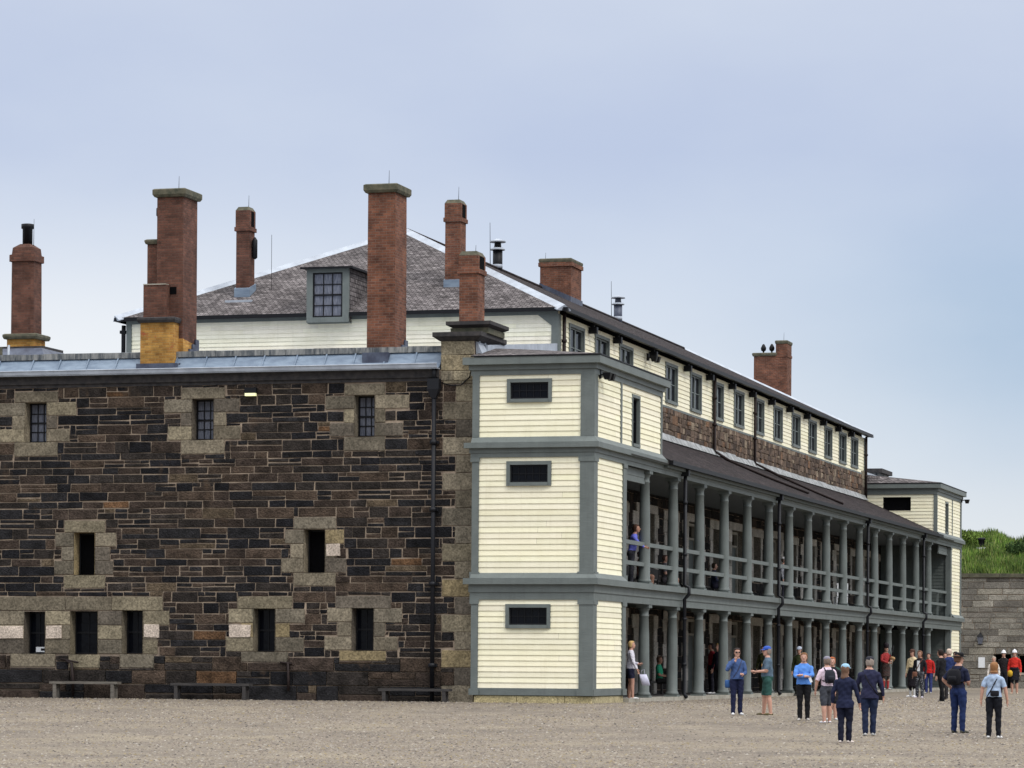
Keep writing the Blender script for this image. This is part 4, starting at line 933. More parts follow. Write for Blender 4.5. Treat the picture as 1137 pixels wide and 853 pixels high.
def blades(name, P, hmin, hmax, w, cols, seed=1, lean=.5):
    rs = np.random.RandomState(seed); n = len(P); P = np.array(P)
    h = hmin+(hmax-hmin)*rs.rand(n)**1.5; a = rs.rand(n)*6.28; l = lean*h*rs.rand(n); la = rs.rand(n)*6.28
    V = np.zeros((n, 3, 3)); ww = w*(.6+.8*rs.rand(n))
    V[:, 0] = P+np.stack([np.cos(a)*ww, np.sin(a)*ww, 0*a-.03], 1); V[:, 1] = P-np.stack([np.cos(a)*ww, np.sin(a)*ww, 0*a+.03], 1); V[:, 2] = P+np.stack([np.cos(la)*l, np.sin(la)*l, h], 1)
    me = bpy.data.meshes.new(name); me.vertices.add(n*3); me.vertices.foreach_set('co', V.astype(np.float32).ravel())
    me.loops.add(n*3); me.loops.foreach_set('vertex_index', np.arange(n*3, dtype=np.int32)); me.polygons.add(n)
    me.polygons.foreach_set('loop_start', np.arange(0, n*3, 3, dtype=np.int32)); me.polygons.foreach_set('loop_total', np.full(n, 3, dtype=np.int32)); me.update(calc_edges=True)
    c = np.array(cols)[rs.randint(0, len(cols), n)]*(.7+.6*rs.rand(n, 1)); cc = np.ones((n*3, 4), dtype=np.float32); cc[:, :3] = np.repeat(c, 3, axis=0)
    at = me.color_attributes.new('tint', 'FLOAT_COLOR', 'POINT'); at.data.foreach_set('color', cc.ravel()); me.materials.append(MT['leaf'])
    o = bpy.data.objects.new(name, me); COL.objects.link(o); return o
gr = random.Random(5); P = []
for i in range(60000):
    x = gr.uniform(-9, 16); y = 84.4+8.5*gr.random()
    P.append((x, y, bank_z(x, y)+(.12*math.sin(x*2.1)*math.sin(y*1.7+x))))
tag(blades('long_grass', P, .12, .42, .035, [(.11, .19, .03), (.075, .14, .025), (.15, .21, .04), (.05, .10, .02), (.20, .23, .08)]), 'long bright green grass covering the bank above the rampart wall', 'grass', kind='stuff')
# low shrubs along the crest
def shrub(x, y, rx, rz, cols, seed, label):
    t = empty('shrub', (x, y, bank_z(x, y)-.1), 0, label, 'shrub', 'shrubs on the rampart bank'); q = random.Random(seed); P = []
    lobes = [(q.uniform(-.7, .7)*rx, q.uniform(-.5, .5)*rx, q.uniform(.25, .8)*rz, q.uniform(.35, .6)*rx) for _ in range(9)]
    for i in range(5200):
        l = q.choice(lobes); a = q.uniform(0, 6.28); b = math.acos(q.uniform(-1, 1)); r = l[3]*q.uniform(.55, 1.08)
        P.append((l[0]+r*math.sin(b)*math.cos(a), l[1]+r*math.sin(b)*math.sin(a), max(0, l[2]+r*math.cos(b)*.7)))
    f = blades('foliage', P, .05, .13, .045, cols, seed, 1.2); f.parent = t
    s = MB()
    for i in range(6): a = q.uniform(0, 6.28); s.tube([(0, 0, -.2), (math.cos(a)*.2*rx, math.sin(a)*.2*rx, .35*rz), (math.cos(a)*.55*rx, math.sin(a)*.5*rx, .75*rz)], [.04, .03, .01], 5)
    s.build('stem', 'wood_dark', t)
shrub(-2.0, 90.4, 1.0, .75, [(.10, .16, .03), (.14, .2, .04)], 1, 'light green shrub on the grass bank closest to the veranda end')
shrub(1.5, 89.0, 1.3, .65, [(.035, .07, .02), (.05, .09, .025)], 2, 'dark green shrub on the grass bank behind the black stove pot')
shrub(3.6, 90.6, 1.4, .8, [(.04, .08, .02), (.06, .10, .025)], 3, 'broad dark shrub on the grass bank above the embrasure window')
ch = empty('vent_stack', (-1.25, 89.0, bank_z(-1.25, 89.0)), 0, 'short black vent stack on a white block standing in the bank grass', 'vent')
m = MB(); m.frustum(0, 0, -.2, .16, .30, .30, .26, .26); m.build('white_block', 'sign', ch)
m = MB(); m.lathe(0, 0, [(.16, .1), (.15, .55), (.20, .57), (.20, .68), (.12, .70)], 14); m.build('vent_pot', 'black', ch)
# ------------------------------------------------------------------ people
_cm = {}
def cloth(c, rough=.85, name='cloth'):
    k = (tuple(round(x, 3) for x in c), name)
    if k not in _cm: _cm[k] = plain('%s_%d' % (name, len(_cm)), c, rough, var=.22, scale=7, spec=.2)
    return _cm[k]
def patterned(c1, c2, scale=38, thr=.52):
    m, N, L, b = new_mat('printed_cloth'); f = _ramp(N, L, _noise(N, L, scale, 1), [(thr, 0), (thr+.04, 1)])
    L.new(_mixn(N, L, f, c1, c2), b.inputs['Base Color']); b.inputs['Roughness'].default_value = .85; return m
def tartan(c1, c2, c3):
    m, N, L, b = new_mat('tartan'); t = N.new('ShaderNodeTexCoord'); outs = []
    for d, ax in (('X', 0), ('Z', 2)):
        w = N.new('ShaderNodeTexWave'); w.bands_direction = d; w.inputs['Scale'].default_value = 5.5; L.new(t.outputs['Object'], w.inputs[0]); outs.append(_ramp(N, L, w.outputs[1], [(.45, 0), (.55, 1)]))
    c = _mixn(N, L, outs[0], c1, c2); c = _mixn(N, L, outs[1], c, c3); c = _mixn(N, L, .5, c, c1)
    L.new(c, b.inputs['Base Color']); b.inputs['Roughness'].default_value = .9; return m
SKIN = plain('skin', (.48, .27, .20), .55, var=.12, scale=9); SKIN2 = plain('tanned_skin', (.36, .19, .13), .55, var=.12, scale=9)

def blob(V, F, pts, rads, ell=1.0, n=12, cap=True):
    """closed tapered limb through pts; ell squeezes the section across the second axis"""
    P = [Vector(p) for p in pts]; b0 = len(V)
    # rounded ends
    d0 = (P[1]-P[0]).normalized(); d1 = (P[-1]-P[-2]).normalized()
    Q = [P[0]-d0*rads[0]*.85, P[0]-d0*rads[0]*.5]+P+[P[-1]+d1*rads[-1]*.5, P[-1]+d1*rads[-1]*.85]; R = [rads[0]*.3, rads[0]*.8]+list(rads)+[rads[-1]*.8, rads[-1]*.3]
    ref = Vector((0, 1, 0)) if abs((P[-1]-P[0]).normalized().y) < .8 else Vector((0, 0, 1))
    for i, q in enumerate(Q):
        d = (Q[min(i+1, len(Q)-1)]-Q[max(i-1, 0)]).normalized(); a = d.cross(ref).normalized(); b = d.cross(a).normalized()
        for k in range(n):
            t = 2*math.pi*k/n; V.append(q+(a*math.cos(t)+b*math.sin(t)*ell)*R[i])
    for i in range(len(Q)-1):
        for k in range(n): j = (k+1) % n; F.append((b0+i*n+k, b0+i*n+j, b0+(i+1)*n+j, b0+(i+1)*n+k))
    F.append(tuple(b0+k for k in range(n))[::-1]); F.append(tuple(b0+(len(Q)-1)*n+k for k in range(n)))
def loft(V, F, rings, n=20):
    """rings: (centre, rx, ry) upright elliptical sections"""
    b0 = len(V)
    for c, rx, ry in rings:
        for k in range(n): t = 2*math.pi*k/n; V.append(Vector(c)+Vector((rx*math.cos(t), ry*math.sin(t), 0)))
    for i in range(len(rings)-1):
        for k in range(n): j = (k+1) % n; F.append((b0+i*n+k, b0+i*n+j, b0+(i+1)*n+j, b0+(i+1)*n+k))
    F.append(tuple(b0+k for k in range(n))[::-1]); F.append(tuple(b0+(len(rings)-1)*n+k for k in range(n)))
def seg_d(P, a, b):
    a, b = np.array(a), np.array(b); ab = b-a; t = np.clip(((P-a)@ab)/max(1e-9, ab@ab), 0, 1); return np.linalg.norm(P-(a+t[:, None]*ab), axis=1), t
def simple(name, V, F, mat, parent, smooth=True, subd=0):
    me = bpy.data.meshes.new(name); me.from_pydata([tuple(v) for v in V], [], F); me.materials.append(mat); me.polygons.foreach_set('use_smooth', [smooth]*len(me.polygons)); me.update()
    o = bpy.data.objects.new(name, me); COL.objects.link(o)
    if parent: o.parent = parent
    return o
def person(x, y, z, face, H, label, group=None, top=(.1, .1, .3), legs=(.02, .02, .05), shoes=(.7, .7, .7), sleeve=1.0, leglen=1.0, skirt=None, hem=None, wide=1.0, belly=1.0,
           stance=.055, step=0.0, kneeL=0, kneeR=0, armL=None, armR=None, lean=0.0, look=0.0, hair=(.1, .06, .04), hairlen=0, hat=None, sit=False, skin=None, topmat=None, legmat=None, socks=None, extra=None, bald=False):
    """face: heading in degrees, 0 looks away along +Y, 180 towards -Y. armL/armR: (elbow, wrist, fingertip direction) in body units"""
    root = empty('person', (x, y, z), math.radians(face), label, 'person', group)
    skin = skin or SKIN
    hipz = .52 if not sit else .27; dz = hipz-.52
    A = lambda p: Vector((p[0], p[1], p[2]))*H
    lx = .052*wide
    tl = lambda zz: lean*(zz-.52)      # forward lean of the trunk
    def T(px, py, pz): return Vector((px, py+tl(pz), pz+dz))
    V, F = [], []
    hw = .088*wide; cw = .094*wide; bl = .066*wide*belly
    torso = [(T(0, 0, .47), hw*.80, .060*wide), (T(0, -.004, .50), hw*1.0, .068*wide), (T(0, 0, .55), hw*.98, bl*1.02), (T(0, .004, .60), hw*.90, bl), (T(0, .003, .66), cw*.94, bl*.98), (T(0, 0, .72), cw*1.04, .066*wide), (T(0, -.004, .77), cw*1.10, .062*wide), (T(0, -.006, .797), cw*1.06, .055), (T(0, -.006, .820), cw*.80, .046), (T(0, -.003, .840), cw*.50, .038), (T(0, 0, .860), .034, .034)]
    if hem: torso = [(T(0, 0, hem), hw*1.20, .084*wide), (T(0, 0, hem+.04), hw*1.15, .080*wide), (T(0, 0, hem+.09), hw*1.08, .075*wide)]+[r for r in torso if r[0].z-dz > hem+.10]
    loft(V, F, [(c*H, a*H, b*H) for c, a, b in torso])
    neck0, head = T(0, .002, .83), T(0, .012+.3*abs(lean)*.02, .925)
    blob(V, F, [neck0*H, T(0, .008, .88)*H], [.034*H, .031*H])
    # head: skull, jaw, nose, ears
    hc = head*H; Rz = Matrix.Rotation(math.radians(look), 3, 'Z')
    def HD(px, py, pz): return hc+Rz@(Vector((px, py, pz))*H)
    hb = len(V)
    nn = 16
    prof = [(-.066, .016, .016), (-.060, .026, .018), (-.048, .034, .012), (-.030, .040, .006), (-.010, .044, .002), (.012, .046, -.002), (.034, .044, -.006), (.052, .034, -.008), (.064, .018, -.008)]
    for (pz, rr, oy) in prof:
        for k in range(nn):
            t = 2*math.pi*k/nn; V.append(HD(rr*math.cos(t)*.93, rr*1.16*math.sin(t)+oy, pz))
    for i in range(len(prof)-1):
        for k in range(nn): j = (k+1) % nn; F.append((hb+i*nn+k, hb+i*nn+j, hb+(i+1)*nn+j, hb+(i+1)*nn+k))
    F.append(tuple(hb+k for k in range(nn))[::-1]); F.append(tuple(hb+(len(prof)-1)*nn+k for k in range(nn)))
    blob(V, F, [HD(0, .050, .006), HD(0, .063, -.014)], [.005*H, .0085*H], n=8)
    for s in (-1, 1): blob(V, F, [HD(s*.044, -.002, .008), HD(s*.046, -.004, -.012)], [.008*H, .006*H], n=8)
    segs = [('torso', T(0, 0, .50), T(0, 0, .80)), ('neck', T(0, 0, .85), T(0, .008, .885)), ('head', HD(0, 0, -.03)/H, HD(0, 0, .04)/H)]
    # legs
    for s, kn, nm in ((-1, kneeL, 'L'), (1, kneeR, 'R')):
        hip = Vector((s*lx, 0, hipz-.015)); st = s*step
        if sit: knee = Vector((s*(lx+.02), .24, hipz-.0)); ank = Vector((s*(lx+.02), .22, .045))
        else:
            ank = Vector((s*stance, st, .042)); knee = Vector((s*(lx+stance)/2, st*.5+.012+kn, .285))
            if kn > .05: ank = Vector((s*stance, st-kn*1.1, .042+kn*.5))
        k = wide**.5; cl = leglen
        lw = 1.22 if leglen >= .98 and legs is not None else 1.0
        blob(V, F, [hip*H, (hip*.5+knee*.5)*H, knee*H], [.060*k*H, .052*k*H, (.037 if cl < .9 else .041)*k*H])
        cl = leglen
        blob(V, F, [knee*H, (knee*.68+ank*.32+Vector((0, -.006, 0)))*H, ank*H], [(.036 if cl < .9 else .040)*k*H, (.036 if cl < .9 else .039)*k*H, (.024 if cl < .9 else .034)*k*H])
        if .3 < leglen < .9:      # shorts: loose leg ending above the knee
            e = hip.lerp(knee, leglen*1.25 if leglen < .8 else .98); blob(V, F, [hip*H, e*H], [.060*k*H, .050*k*H])
        dirf = Vector((s*.25, 1, 0)).normalized()
        f0 = ank+Vector((0, -.022, -.024)); f1 = ank+dirf*.055+Vector((0, 0, -.027)); f2 = ank+dirf*.098+Vector((0, 0, -.030))
        blob(V, F, [f0*H, f1*H, f2*H], [.021*H, .024*H, .015*H], ell=.8, n=10)
        segs += [('thigh', hip, knee), ('shin', knee, ank), ('foot', f0, f2)]
    if skirt:
        sl, fl = skirt; loft(V, F, [(Vector((0, 0, hipz-sl))*H, (hw+fl)*H, (.07*wide+fl)*H), (Vector((0, 0, hipz-.02))*H, hw*1.08*H, .074*wide*H), (Vector((0, 0, hipz+.05))*H, hw*.98*H, .066*wide*H)]); segs.append(('skirt', Vector((0, 0, hipz-sl)), Vector((0, 0, hipz))))
    # arms: shoulder, elbow, wrist, hand with five fingers
    hands = {}
    for s, arm in ((-1, armL), (1, armR)):
        sh = T(s*.100*wide**.7, -.004, .776); arm = arm or ((.135*wide**.5, -.01, .63), (.142*wide**.5, .03, .49), (0, .15, -1))
        el = T(s*arm[0][0], arm[0][1], arm[0][2]); wr = T(s*arm[1][0], arm[1][1], arm[1][2]); hd = Vector((s*arm[2][0], arm[2][1], arm[2][2])).normalized()
        k = wide**.35; sl = 1.14 if sleeve > .5 else 1.0
        blob(V, F, [sh*H, (sh*.5+el*.5)*H, el*H], [.033*k*H, .029*k*H*sl, .0245*k*H*sl])
        fs = 1.18 if sleeve > .9 else 1.0
        blob(V, F, [el*H, (el*.65+wr*.35)*H, wr*H], [.0245*k*H*fs, .0235*k*H*fs, .0165*H*fs])
        if sleeve < .5: e = sh.lerp(el, sleeve*2); blob(V, F, [sh*H, e*H], [.034*k*H, .036*k*H])
        side = hd.cross(Vector((s, 0, 0)));
        if side.length < .3: side = hd.cross(Vector((0, 0, 1)))
        side.normalize(); palm = wr+hd*.045; hands[s] = (palm+hd*.02)*H
        blob(V, F, [wr*H, palm*H], [.0145*H, .0185*H], ell=.7, n=10)
        nrm = hd.cross(side).normalized()
        for i, ln in enumerate((.040, .046, .043, .034)):
            o = side*((i-1.5)*.0098); r0 = palm+hd*.006+o; r1 = r0+hd*ln*.55; r2_ = r1+(hd*.75+nrm*.6*(-s)).normalized()*ln*.45
            blob(V, F, [r0*H, r1*H, r2_*H], [.0058*H, .0052*H, .0042*H], n=6)
        tb = wr+hd*.016-side*.014; blob(V, F, [tb*H, (tb+(hd*.6-side*.7).normalized()*.024)*H, (tb+(hd*.9-side*.5).normalized()*.042)*H], [.0068*H, .006*H, .005*H], n=6)
        segs += [('uarm', sh, el), ('farm', el, wr), ('hand', wr, palm+hd*.05)]
    me = bpy.data.meshes.new('body'); me.from_pydata([tuple(v) for v in V], [], F); me.update()
    bm = bmesh.new(); bm.from_mesh(me); bmesh.ops.recalc_face_normals(bm, faces=bm.faces); bm.to_mesh(me); bm.free()
    tmp = bpy.data.objects.new('body', me); COL.objects.link(tmp)
    md = tmp.modifiers.new('r', 'REMESH'); md.mode = 'VOXEL'; md.voxel_size = .0095; md.use_smooth_shade = True
    sm = tmp.modifiers.new('s', 'SMOOTH'); sm.factor = .5; sm.iterations = 2
    dg = bpy.context.evaluated_depsgraph_get(); me2 = bpy.data.meshes.new_from_object(tmp.evaluated_get(dg)); COL.objects.unlink(tmp); bpy.data.objects.remove(tmp); me2.name = 'body'
    n = len(me2.polygons); C_ = np.zeros(n*3); me2.polygons.foreach_get('center', C_); C_ = C_.reshape(-1, 3)/H
    D, TT, NM = [], [], []
    bias = {'torso': .050, 'neck': .02, 'head': .032, 'thigh': .035, 'shin': .026, 'foot': .012, 'uarm': .018, 'farm': .012, 'hand': .008, 'skirt': .09}
    for nm, a_, b_ in segs: d_, t_ = seg_d(C_, a_, b_); D.append(d_-bias[nm]); TT.append(t_); NM.append(nm)
    D = np.array(D); TT = np.array(TT); ix = D.argmin(0); tt = TT[ix, np.arange(n)]; nm = np.array(NM)[ix]
    # 0 skin, 1 top, 2 legs, 3 shoes, 4 socks/hair dark
    M = np.zeros(n, dtype=np.int32)
    waist = (hem if hem else .56)+dz
    tr = (nm == 'torso'); M[tr] = np.where(C_[tr, 2] > waist, 1, 2)
    M[(nm == 'torso') & (C_[:, 2]-dz > .838)] = 0
    th = nm == 'thigh'; M[th] = np.where(tt[th] < (leglen*1.28 if leglen < .8 else 1.1), 2, 0)
    if hem: M[th & (C_[:, 2] > waist)] = 1
    if sit: M[th & (C_[:, 1] < -.02) & (C_[:, 2] > hipz+.02)] = 1
    if skirt: M[nm == 'skirt'] = 2; M[th] = 2
    shn = nm == 'shin'; M[shn] = 2 if leglen > .95 else 0
    if leglen > .8 and leglen < .95: M[shn] = np.where(tt[shn] < .12, 2, 0)
    if socks is not None: M[shn & (tt > .35)] = 4
    M[nm == 'foot'] = 3
    if leglen > .95: M[(nm == 'foot') & (C_[:, 2] > .055) & (tt < .3)] = 2
    ua = nm == 'uarm'; M[ua] = np.where(tt[ua] < (1.1 if sleeve > .5 else sleeve*2.05), 1, 0)
    fa = nm == 'farm'; M[fa] = np.where(tt[fa] < (.97 if sleeve > .9 else (-.1 if sleeve <= .5 else (sleeve-.5)*2)), 1, 0)
    nv = len(me2.vertices); co = np.zeros(nv*3); me2.vertices.foreach_get('co', co); co = co.reshape(-1, 3); no = np.zeros(nv*3); me2.vertices.foreach_get('normal', no); no = no.reshape(-1, 3)
    wt = np.zeros(nv); lp = np.zeros(len(me2.loops), dtype=np.int32); me2.loops.foreach_get('vertex_index', lp); ls = np.zeros(n, dtype=np.int32); me2.polygons.foreach_get('loop_total', ls)
    wt[lp] = np.repeat(((M == 1) | (M == 2)).astype(float), ls)
    ph = rnd.uniform(0, 6); p_ = co*np.array([1, 1, 1])
    fold = np.sin(p_[:, 2]*34+p_[:, 0]*22+ph+2*np.sin(p_[:, 0]*13+p_[:, 1]*9))*.5+np.sin(p_[:, 2]*61-p_[:, 0]*37+p_[:, 1]*30+ph*2)*.35+np.sin(p_[:, 0]*48+p_[:, 2]*15-ph)*.4
    co += no*(fold*wt*.0062)[:, None]; me2.vertices.foreach_set('co', co.ravel())
    me2.materials.clear()
    for m_ in (skin, topmat or cloth(top), legmat or cloth(legs), cloth(shoes, .6, 'shoe'), cloth(socks if socks is not None else (.8, .8, .8))): me2.materials.append(m_)
    me2.polygons.foreach_set('material_index', M); me2.polygons.foreach_set('use_smooth', [True]*n); me2.update()
    body = bpy.data.objects.new('body', me2); COL.objects.link(body); body.parent = root
    # face
    for s in (-1, 1):
        v, f = [], []; blob(v, f, [HD(s*.017-.002, .0475, .006), HD(s*.017+.002, .0475, .006)], [.0045*H, .0045*H], n=8); simple('eye', v, f, MT['black'], body)
    v, f = [], []; blob(v, f, [HD(-.012, .0475, -.034), HD(.012, .0475, -.034)], [.0028*H, .0028*H], n=6); simple('mouth', v, f, cloth((.30, .10, .08), .5, 'lips'), body)
    # hair: a cap of hair open over the face
    if not bald:
        v, f = [], []; hr = []
        HN = 20; rows = [(.071, .012), (.066, .030), (.052, .046), (.034, .053), (.014, .0545), (-.008, .053), (-.028, .049), (-.042, .044)]
        for (pz, rr) in rows:
            ring = []
            for k in range(HN):
                t = 2*math.pi*k/HN; ff = max(0, math.sin(t)); w_ = rr*(1+.05*math.sin(5*t+pz*90)); fr = 1.15 if pz > .03 else 1.15
                yy = w_*fr*math.sin(t)-.006
                if pz < .036: yy = min(yy, .010-(.036-pz)*.18)   # face stays clear
                xx = w_*math.cos(t)
                ring.append(HD(xx, yy, pz))
            hr.append(ring)
        if hairlen > 0:
            for q in range(1, 5):
                w_ = .047+.004*q*(1 if q < 4 else -2); zz = -.042-hairlen*q/4
                hr.append([HD(w_*math.cos(2*math.pi*k/HN), min(w_*.9*math.sin(2*math.pi*k/HN)-.012-.002*q, -.012), zz) for k in range(HN)])
        b0 = 0
        for ring in hr: v += ring
        for i in range(len(hr)-1):
            for k in range(HN): j = (k+1) % HN; f.append((i*HN+k, (i+1)*HN+k, (i+1)*HN+j, i*HN+j))
        f.append(tuple(range(HN))); f.append(tuple((len(hr)-1)*HN+k for k in range(HN))[::-1])
        simple('hair', v, f, cloth(hair, .7, 'hair'), root)
    if hat:
        kind, hc_ = hat[0], hat[1]; v, f = [], []
        def hring(pz, rx, ry, oy=0): return [HD(rx*math.cos(2*math.pi*k/20), ry*math.sin(2*math.pi*k/20)+oy, pz) for k in range(20)]
        def stack(rs_, mat, name, parent=root):
            v, f = [], []
            for r_ in rs_: v += r_
            for i in range(len(rs_)-1):
                for k in range(20): j = (k+1) % 20; f.append((i*20+k, i*20+j, (i+1)*20+j, (i+1)*20+k))
            f.append(tuple(range(20))[::-1]); f.append(tuple((len(rs_)-1)*20+k for k in range(20))); return simple(name, v, f, mat, parent)
        hm = cloth(hc_, .7, 'hat')
        if kind in ('cap', 'beanie'):
            h = stack([hring(.022, .053, .060, -.004), hring(.040, .054, .061, -.004), hring(.060, .048, .054, -.005), hring(.074, .032, .036, -.006), hring(.080, .012, .014, -.006)], hm, 'cap')
            if kind == 'cap':
                pts = []
                for t in range(9): a_ = math.radians(20+140*t/8); pts.append((.048*math.cos(a_), .052*math.sin(a_)))
                v = [HD(px_, py_, .026) for px_, py_ in pts]+[HD(px_*1.02, py_+.045*math.sin(math.radians(20+140*t/8)), .018) for t, (px_, py_) in enumerate(pts)]
                v += [q+Vector((0, 0, .006*H)) for q in v]; f = []
                for t in range(8): f += [(t, t+1, 10+t, 9+t), (18+t, 27+t, 28+t, 19+t), (9+t, 10+t, 28+t, 27+t), (t, 18+t, 19+t, t+1)]
                simple('brim', v, f, hm, h)
        elif kind == 'brimmed':
            h = stack([hring(.030, .052, .060), hring(.066, .050, .057), hring(.078, .044, .050), hring(.082, .02, .024)], hm, 'hat'); stack([hring(.024, .082, .092), hring(.030, .084, .094), hring(.035, .055, .062)], hm, 'brim', h)
        elif kind == 'helmet':
            h = stack([hring(.018, .064, .074), hring(.026, .058, .066), hring(.050, .054, .060), hring(.074, .040, .046), hring(.088, .016, .018), hring(.100, .006, .006)], hm, 'helmet')
        elif kind == 'bonnet':
            h = stack([hring(.026, .052, .060), hring(.05, .058, .066), hring(.095, .062, .070), hring(.13, .05, .056), hring(.145, .02, .02)], hm, 'feather_bonnet')
    return root, H, HD, hands, T
def mat_obj(mb, name, mat, parent=None): o = mb.build(name, mat, parent); return o
def world_of(root, p): return Matrix.Translation(root.location)@Matrix.Rotation(root.rotation_euler.z, 4, 'Z')@Vector(p)
def backpack(root, H, col, label, z0=.60, z1=.80, w=.085, d=.075):
    t = empty('backpack', root.location, root.rotation_euler.z, label, 'backpack')
    v, f = [], []; 
    loft(v, f, [(Vector((0, -.062-d*.5, z0))*H, w*.8*H, d*.42*H), (Vector((0, -.066-d*.5, z0+.02))*H, w*H, d*.5*H), (Vector((0, -.068-d*.5, (z0+z1)/2))*H, w*1.04*H, d*.55*H), (Vector((0, -.064-d*.5, z1-.03))*H, w*.92*H, d*.45*H), (Vector((0, -.06-d*.5, z1))*H, w*.6*H, d*.3*H)], 16)
    simple('pack', v, f, cloth(col, .75), t)
    v, f = [], []; loft(v, f, [(Vector((0, -.066-d, z0+.03))*H, w*.6*H, .02*H), (Vector((0, -.07-d, z0+.09))*H, w*.62*H, .022*H), (Vector((0, -.066-d, z0+.11))*H, w*.5*H, .015*H)], 12); simple('pocket', v, f, cloth(col, .75), t)
    for s in (-1, 1):
        m = MB(); m.tube([Vector(p)*H for p in ((s*.055, -.07, z1-.02), (s*.062, -.03, .826), (s*.066, .035, .805), (s*.075, .070, .74), (s*.088, .045, .66), (s*.075, -.05, z0+.03))], .0105*H, 6); o = m.build('strap', cloth(col, .75), t)
    return t
def crossbody(root, H, col, label, s=1, bag=(.115, -.02, .50), bagcol=None, size=(.05, .028, .05), wide=1.0, front=False):
    """strap from one shoulder to the opposite hip, with the bag it carries"""
    t = empty('shoulder_bag', root.location, root.rotation_euler.z, label, 'bag'); k = wide
    m = MB(); a = []
    for i in range(25):
        q = 2*math.pi*i/24; c_, s_ = math.cos(q), math.sin(q)
        zz = .665+.155*c_; xx = -s*(.062*c_)*k+ .0; rx = .0; yy = .083*k*s_*(1 if c_ < .6 else .8)
        xx = -s*c_*(.07 if c_ > 0 else .098)*k
        a.append(Vector((xx, yy, zz))*H)
    m.tube(a, .0075*H, 6, caps=False); m.build('strap', cloth(col, .7), t)
    b = Vector(bag)*H; b.x *= s; v, f = [], []; sx, sy, sz = (q*H for q in size)
    loft(v, f, [(b-Vector((0, 0, sz)), sx*.8, sy*.8), (b-Vector((0, 0, sz*.7)), sx, sy), (b+Vector((0, 0, sz*.7)), sx, sy), (b+Vector((0, 0, sz)), sx*.85, sy*.7)], 16); simple('pouch', v, f, cloth(bagcol or col, .6), t)
    return t
# hand poses: elbow, wrist, finger direction (x outwards, y forwards)
CROSS = ((.125, .055, .66), (-.02, .115, .665), (-1, .1, 0.0)); HIPS = ((.20, -.03, .66), (.125, .03, .56), (-.6, .5, -.5)); UPF = ((.16, .05, .67), (.05, .11, .80), (-.4, .2, 1)); FRONT = ((.125, .03, .63), (.06, .13, .60), (-.5, .8, .1))
FLAT = ((.13, .03, .64), (.10, .16, .63), (0, 1, .1)); BACKSW = ((.145, -.05, .64), (.155, -.09, .51), (0, -.2, -1)); FWSW = ((.135, .03, .64), (.14, .10, .51), (0, .4, -1))
G1 = 'visitors on the parade ground'; G2 = 'visitors by the far end of the veranda'; G3 = 'people on the upper veranda'
SH_W = (.72, .72, .74)
# 1 blonde woman stepping off the veranda
r, H, HD, hn, T = person(.02, 4.45, .02, -75, 1.70, 'blonde woman in pale patterned jacket and dark shorts at the near end of the veranda', G1, topmat=patterned((.62, .60, .66), (.32, .32, .40), 45, .55), top=(.6, .6, .6), legs=(.02, .022, .05), leglen=.55, sleeve=1.0, shoes=(.8, .8, .8), hair=(.62, .42, .18), hairlen=.0, step=.03, armR=FWSW, armL=FRONT, hem=.52, skin=SKIN)
b = empty('tote_bag', world_of(r, (.18, .34, .62)), r.rotation_euler.z, 'white paper bag swinging from the hand of the blonde woman leaving the veranda', 'bag')
v, f = [], []; loft(v, f, [(Vector((0, .10, -.22)), .04, .12), (Vector((0, .05, -.05)), .045, .12), (Vector((0, 0, .10)), .02, .11)], 12); simple('bag_body', v, f, cloth((.62, .62, .78)), b)
m = MB(); m.tube([(0, -.06, .08), (0, -.03, .22), (0, .04, .24), (0, .06, .09)], .008, 6); m.build('handle', cloth((.62, .62, .78)), b)
# 2 green shirt, seated in the veranda
def vbench(x, y, z, label):
    t = empty('bench', (x, y, z), 0, label, 'bench', 'benches inside the veranda'); s = MB(); s.box(-.2, .2, -.9, .9, .38, .44); s.build('seat', 'wood_dark', t); s = MB(); s.box(-.24, -.2, -.9, .9, .5, .85); s.build('backrest', 'wood_dark', t)
    for sy in (-.8, .8): s = MB(); s.box(-.24, -.18, sy-.04, sy+.04, 0, .85); s.box(.12, .18, sy-.04, sy+.04, 0, .38); s.build('leg', 'wood_dark', t)
vbench(-2.6, 18.0, .03, 'dark slatted bench inside the ground floor veranda under the person in green')
vbench(-2.6, 15.0, 3.40, 'dark bench on the upper veranda seen beside the nearest column'); vbench(-2.6, 18.9, 3.40, 'dark bench on the upper veranda seen behind the second column'); vbench(-2.6, 26.0, 3.40, 'dark bench on the upper veranda behind the fourth column')
person(-2.35, 18.0, .05, -90, 1.68, 'person in a green shirt and shorts sitting on a bench inside the veranda', G1, top=(.03, .34, .19), legs=(.03, .03, .03), leglen=.6, sleeve=.4, sit=True, shoes=SH_W, hair=(.12, .07, .05), armL=FRONT, armR=FRONT, skin=SKIN2)
# 3 denim jacket, sunglasses
r, H, HD, hn, T = person(5.77, -7.87, -.22, 205, 1.68, 'dark haired person in denim jacket and sunglasses holding a hand to the chin', G1, top=(.055, .10, .24), legs=(.012, .016, .05), shoes=SH_W, sleeve=1.0, hair=(.03, .02, .018), armR=UPF, armL=FRONT, hem=.53, step=.01)
g_ = MB(); 
for s in (-1, 1): q = HD(s*.018, .051, .006); g_.lathe(q.x, q.y, [(.001, q.z-.022), (.026, q.z-.014), (.026, q.z+.012), (.001, q.z+.018)], 8)
g_.tube([HD(-.046, 0, .01), HD(-.036, .046, .01), HD(.036, .046, .01), HD(.046, 0, .01)], .005, 5); g_.build('sunglasses', 'black', r)
t = crossbody(r, H, (.04, .05, .10), 'blue bag hanging behind the hip of the person in the denim jacket', 1, bag=(.115, -.05, .46), bagcol=(.03, .09, .25), size=(.055, .045, .06))
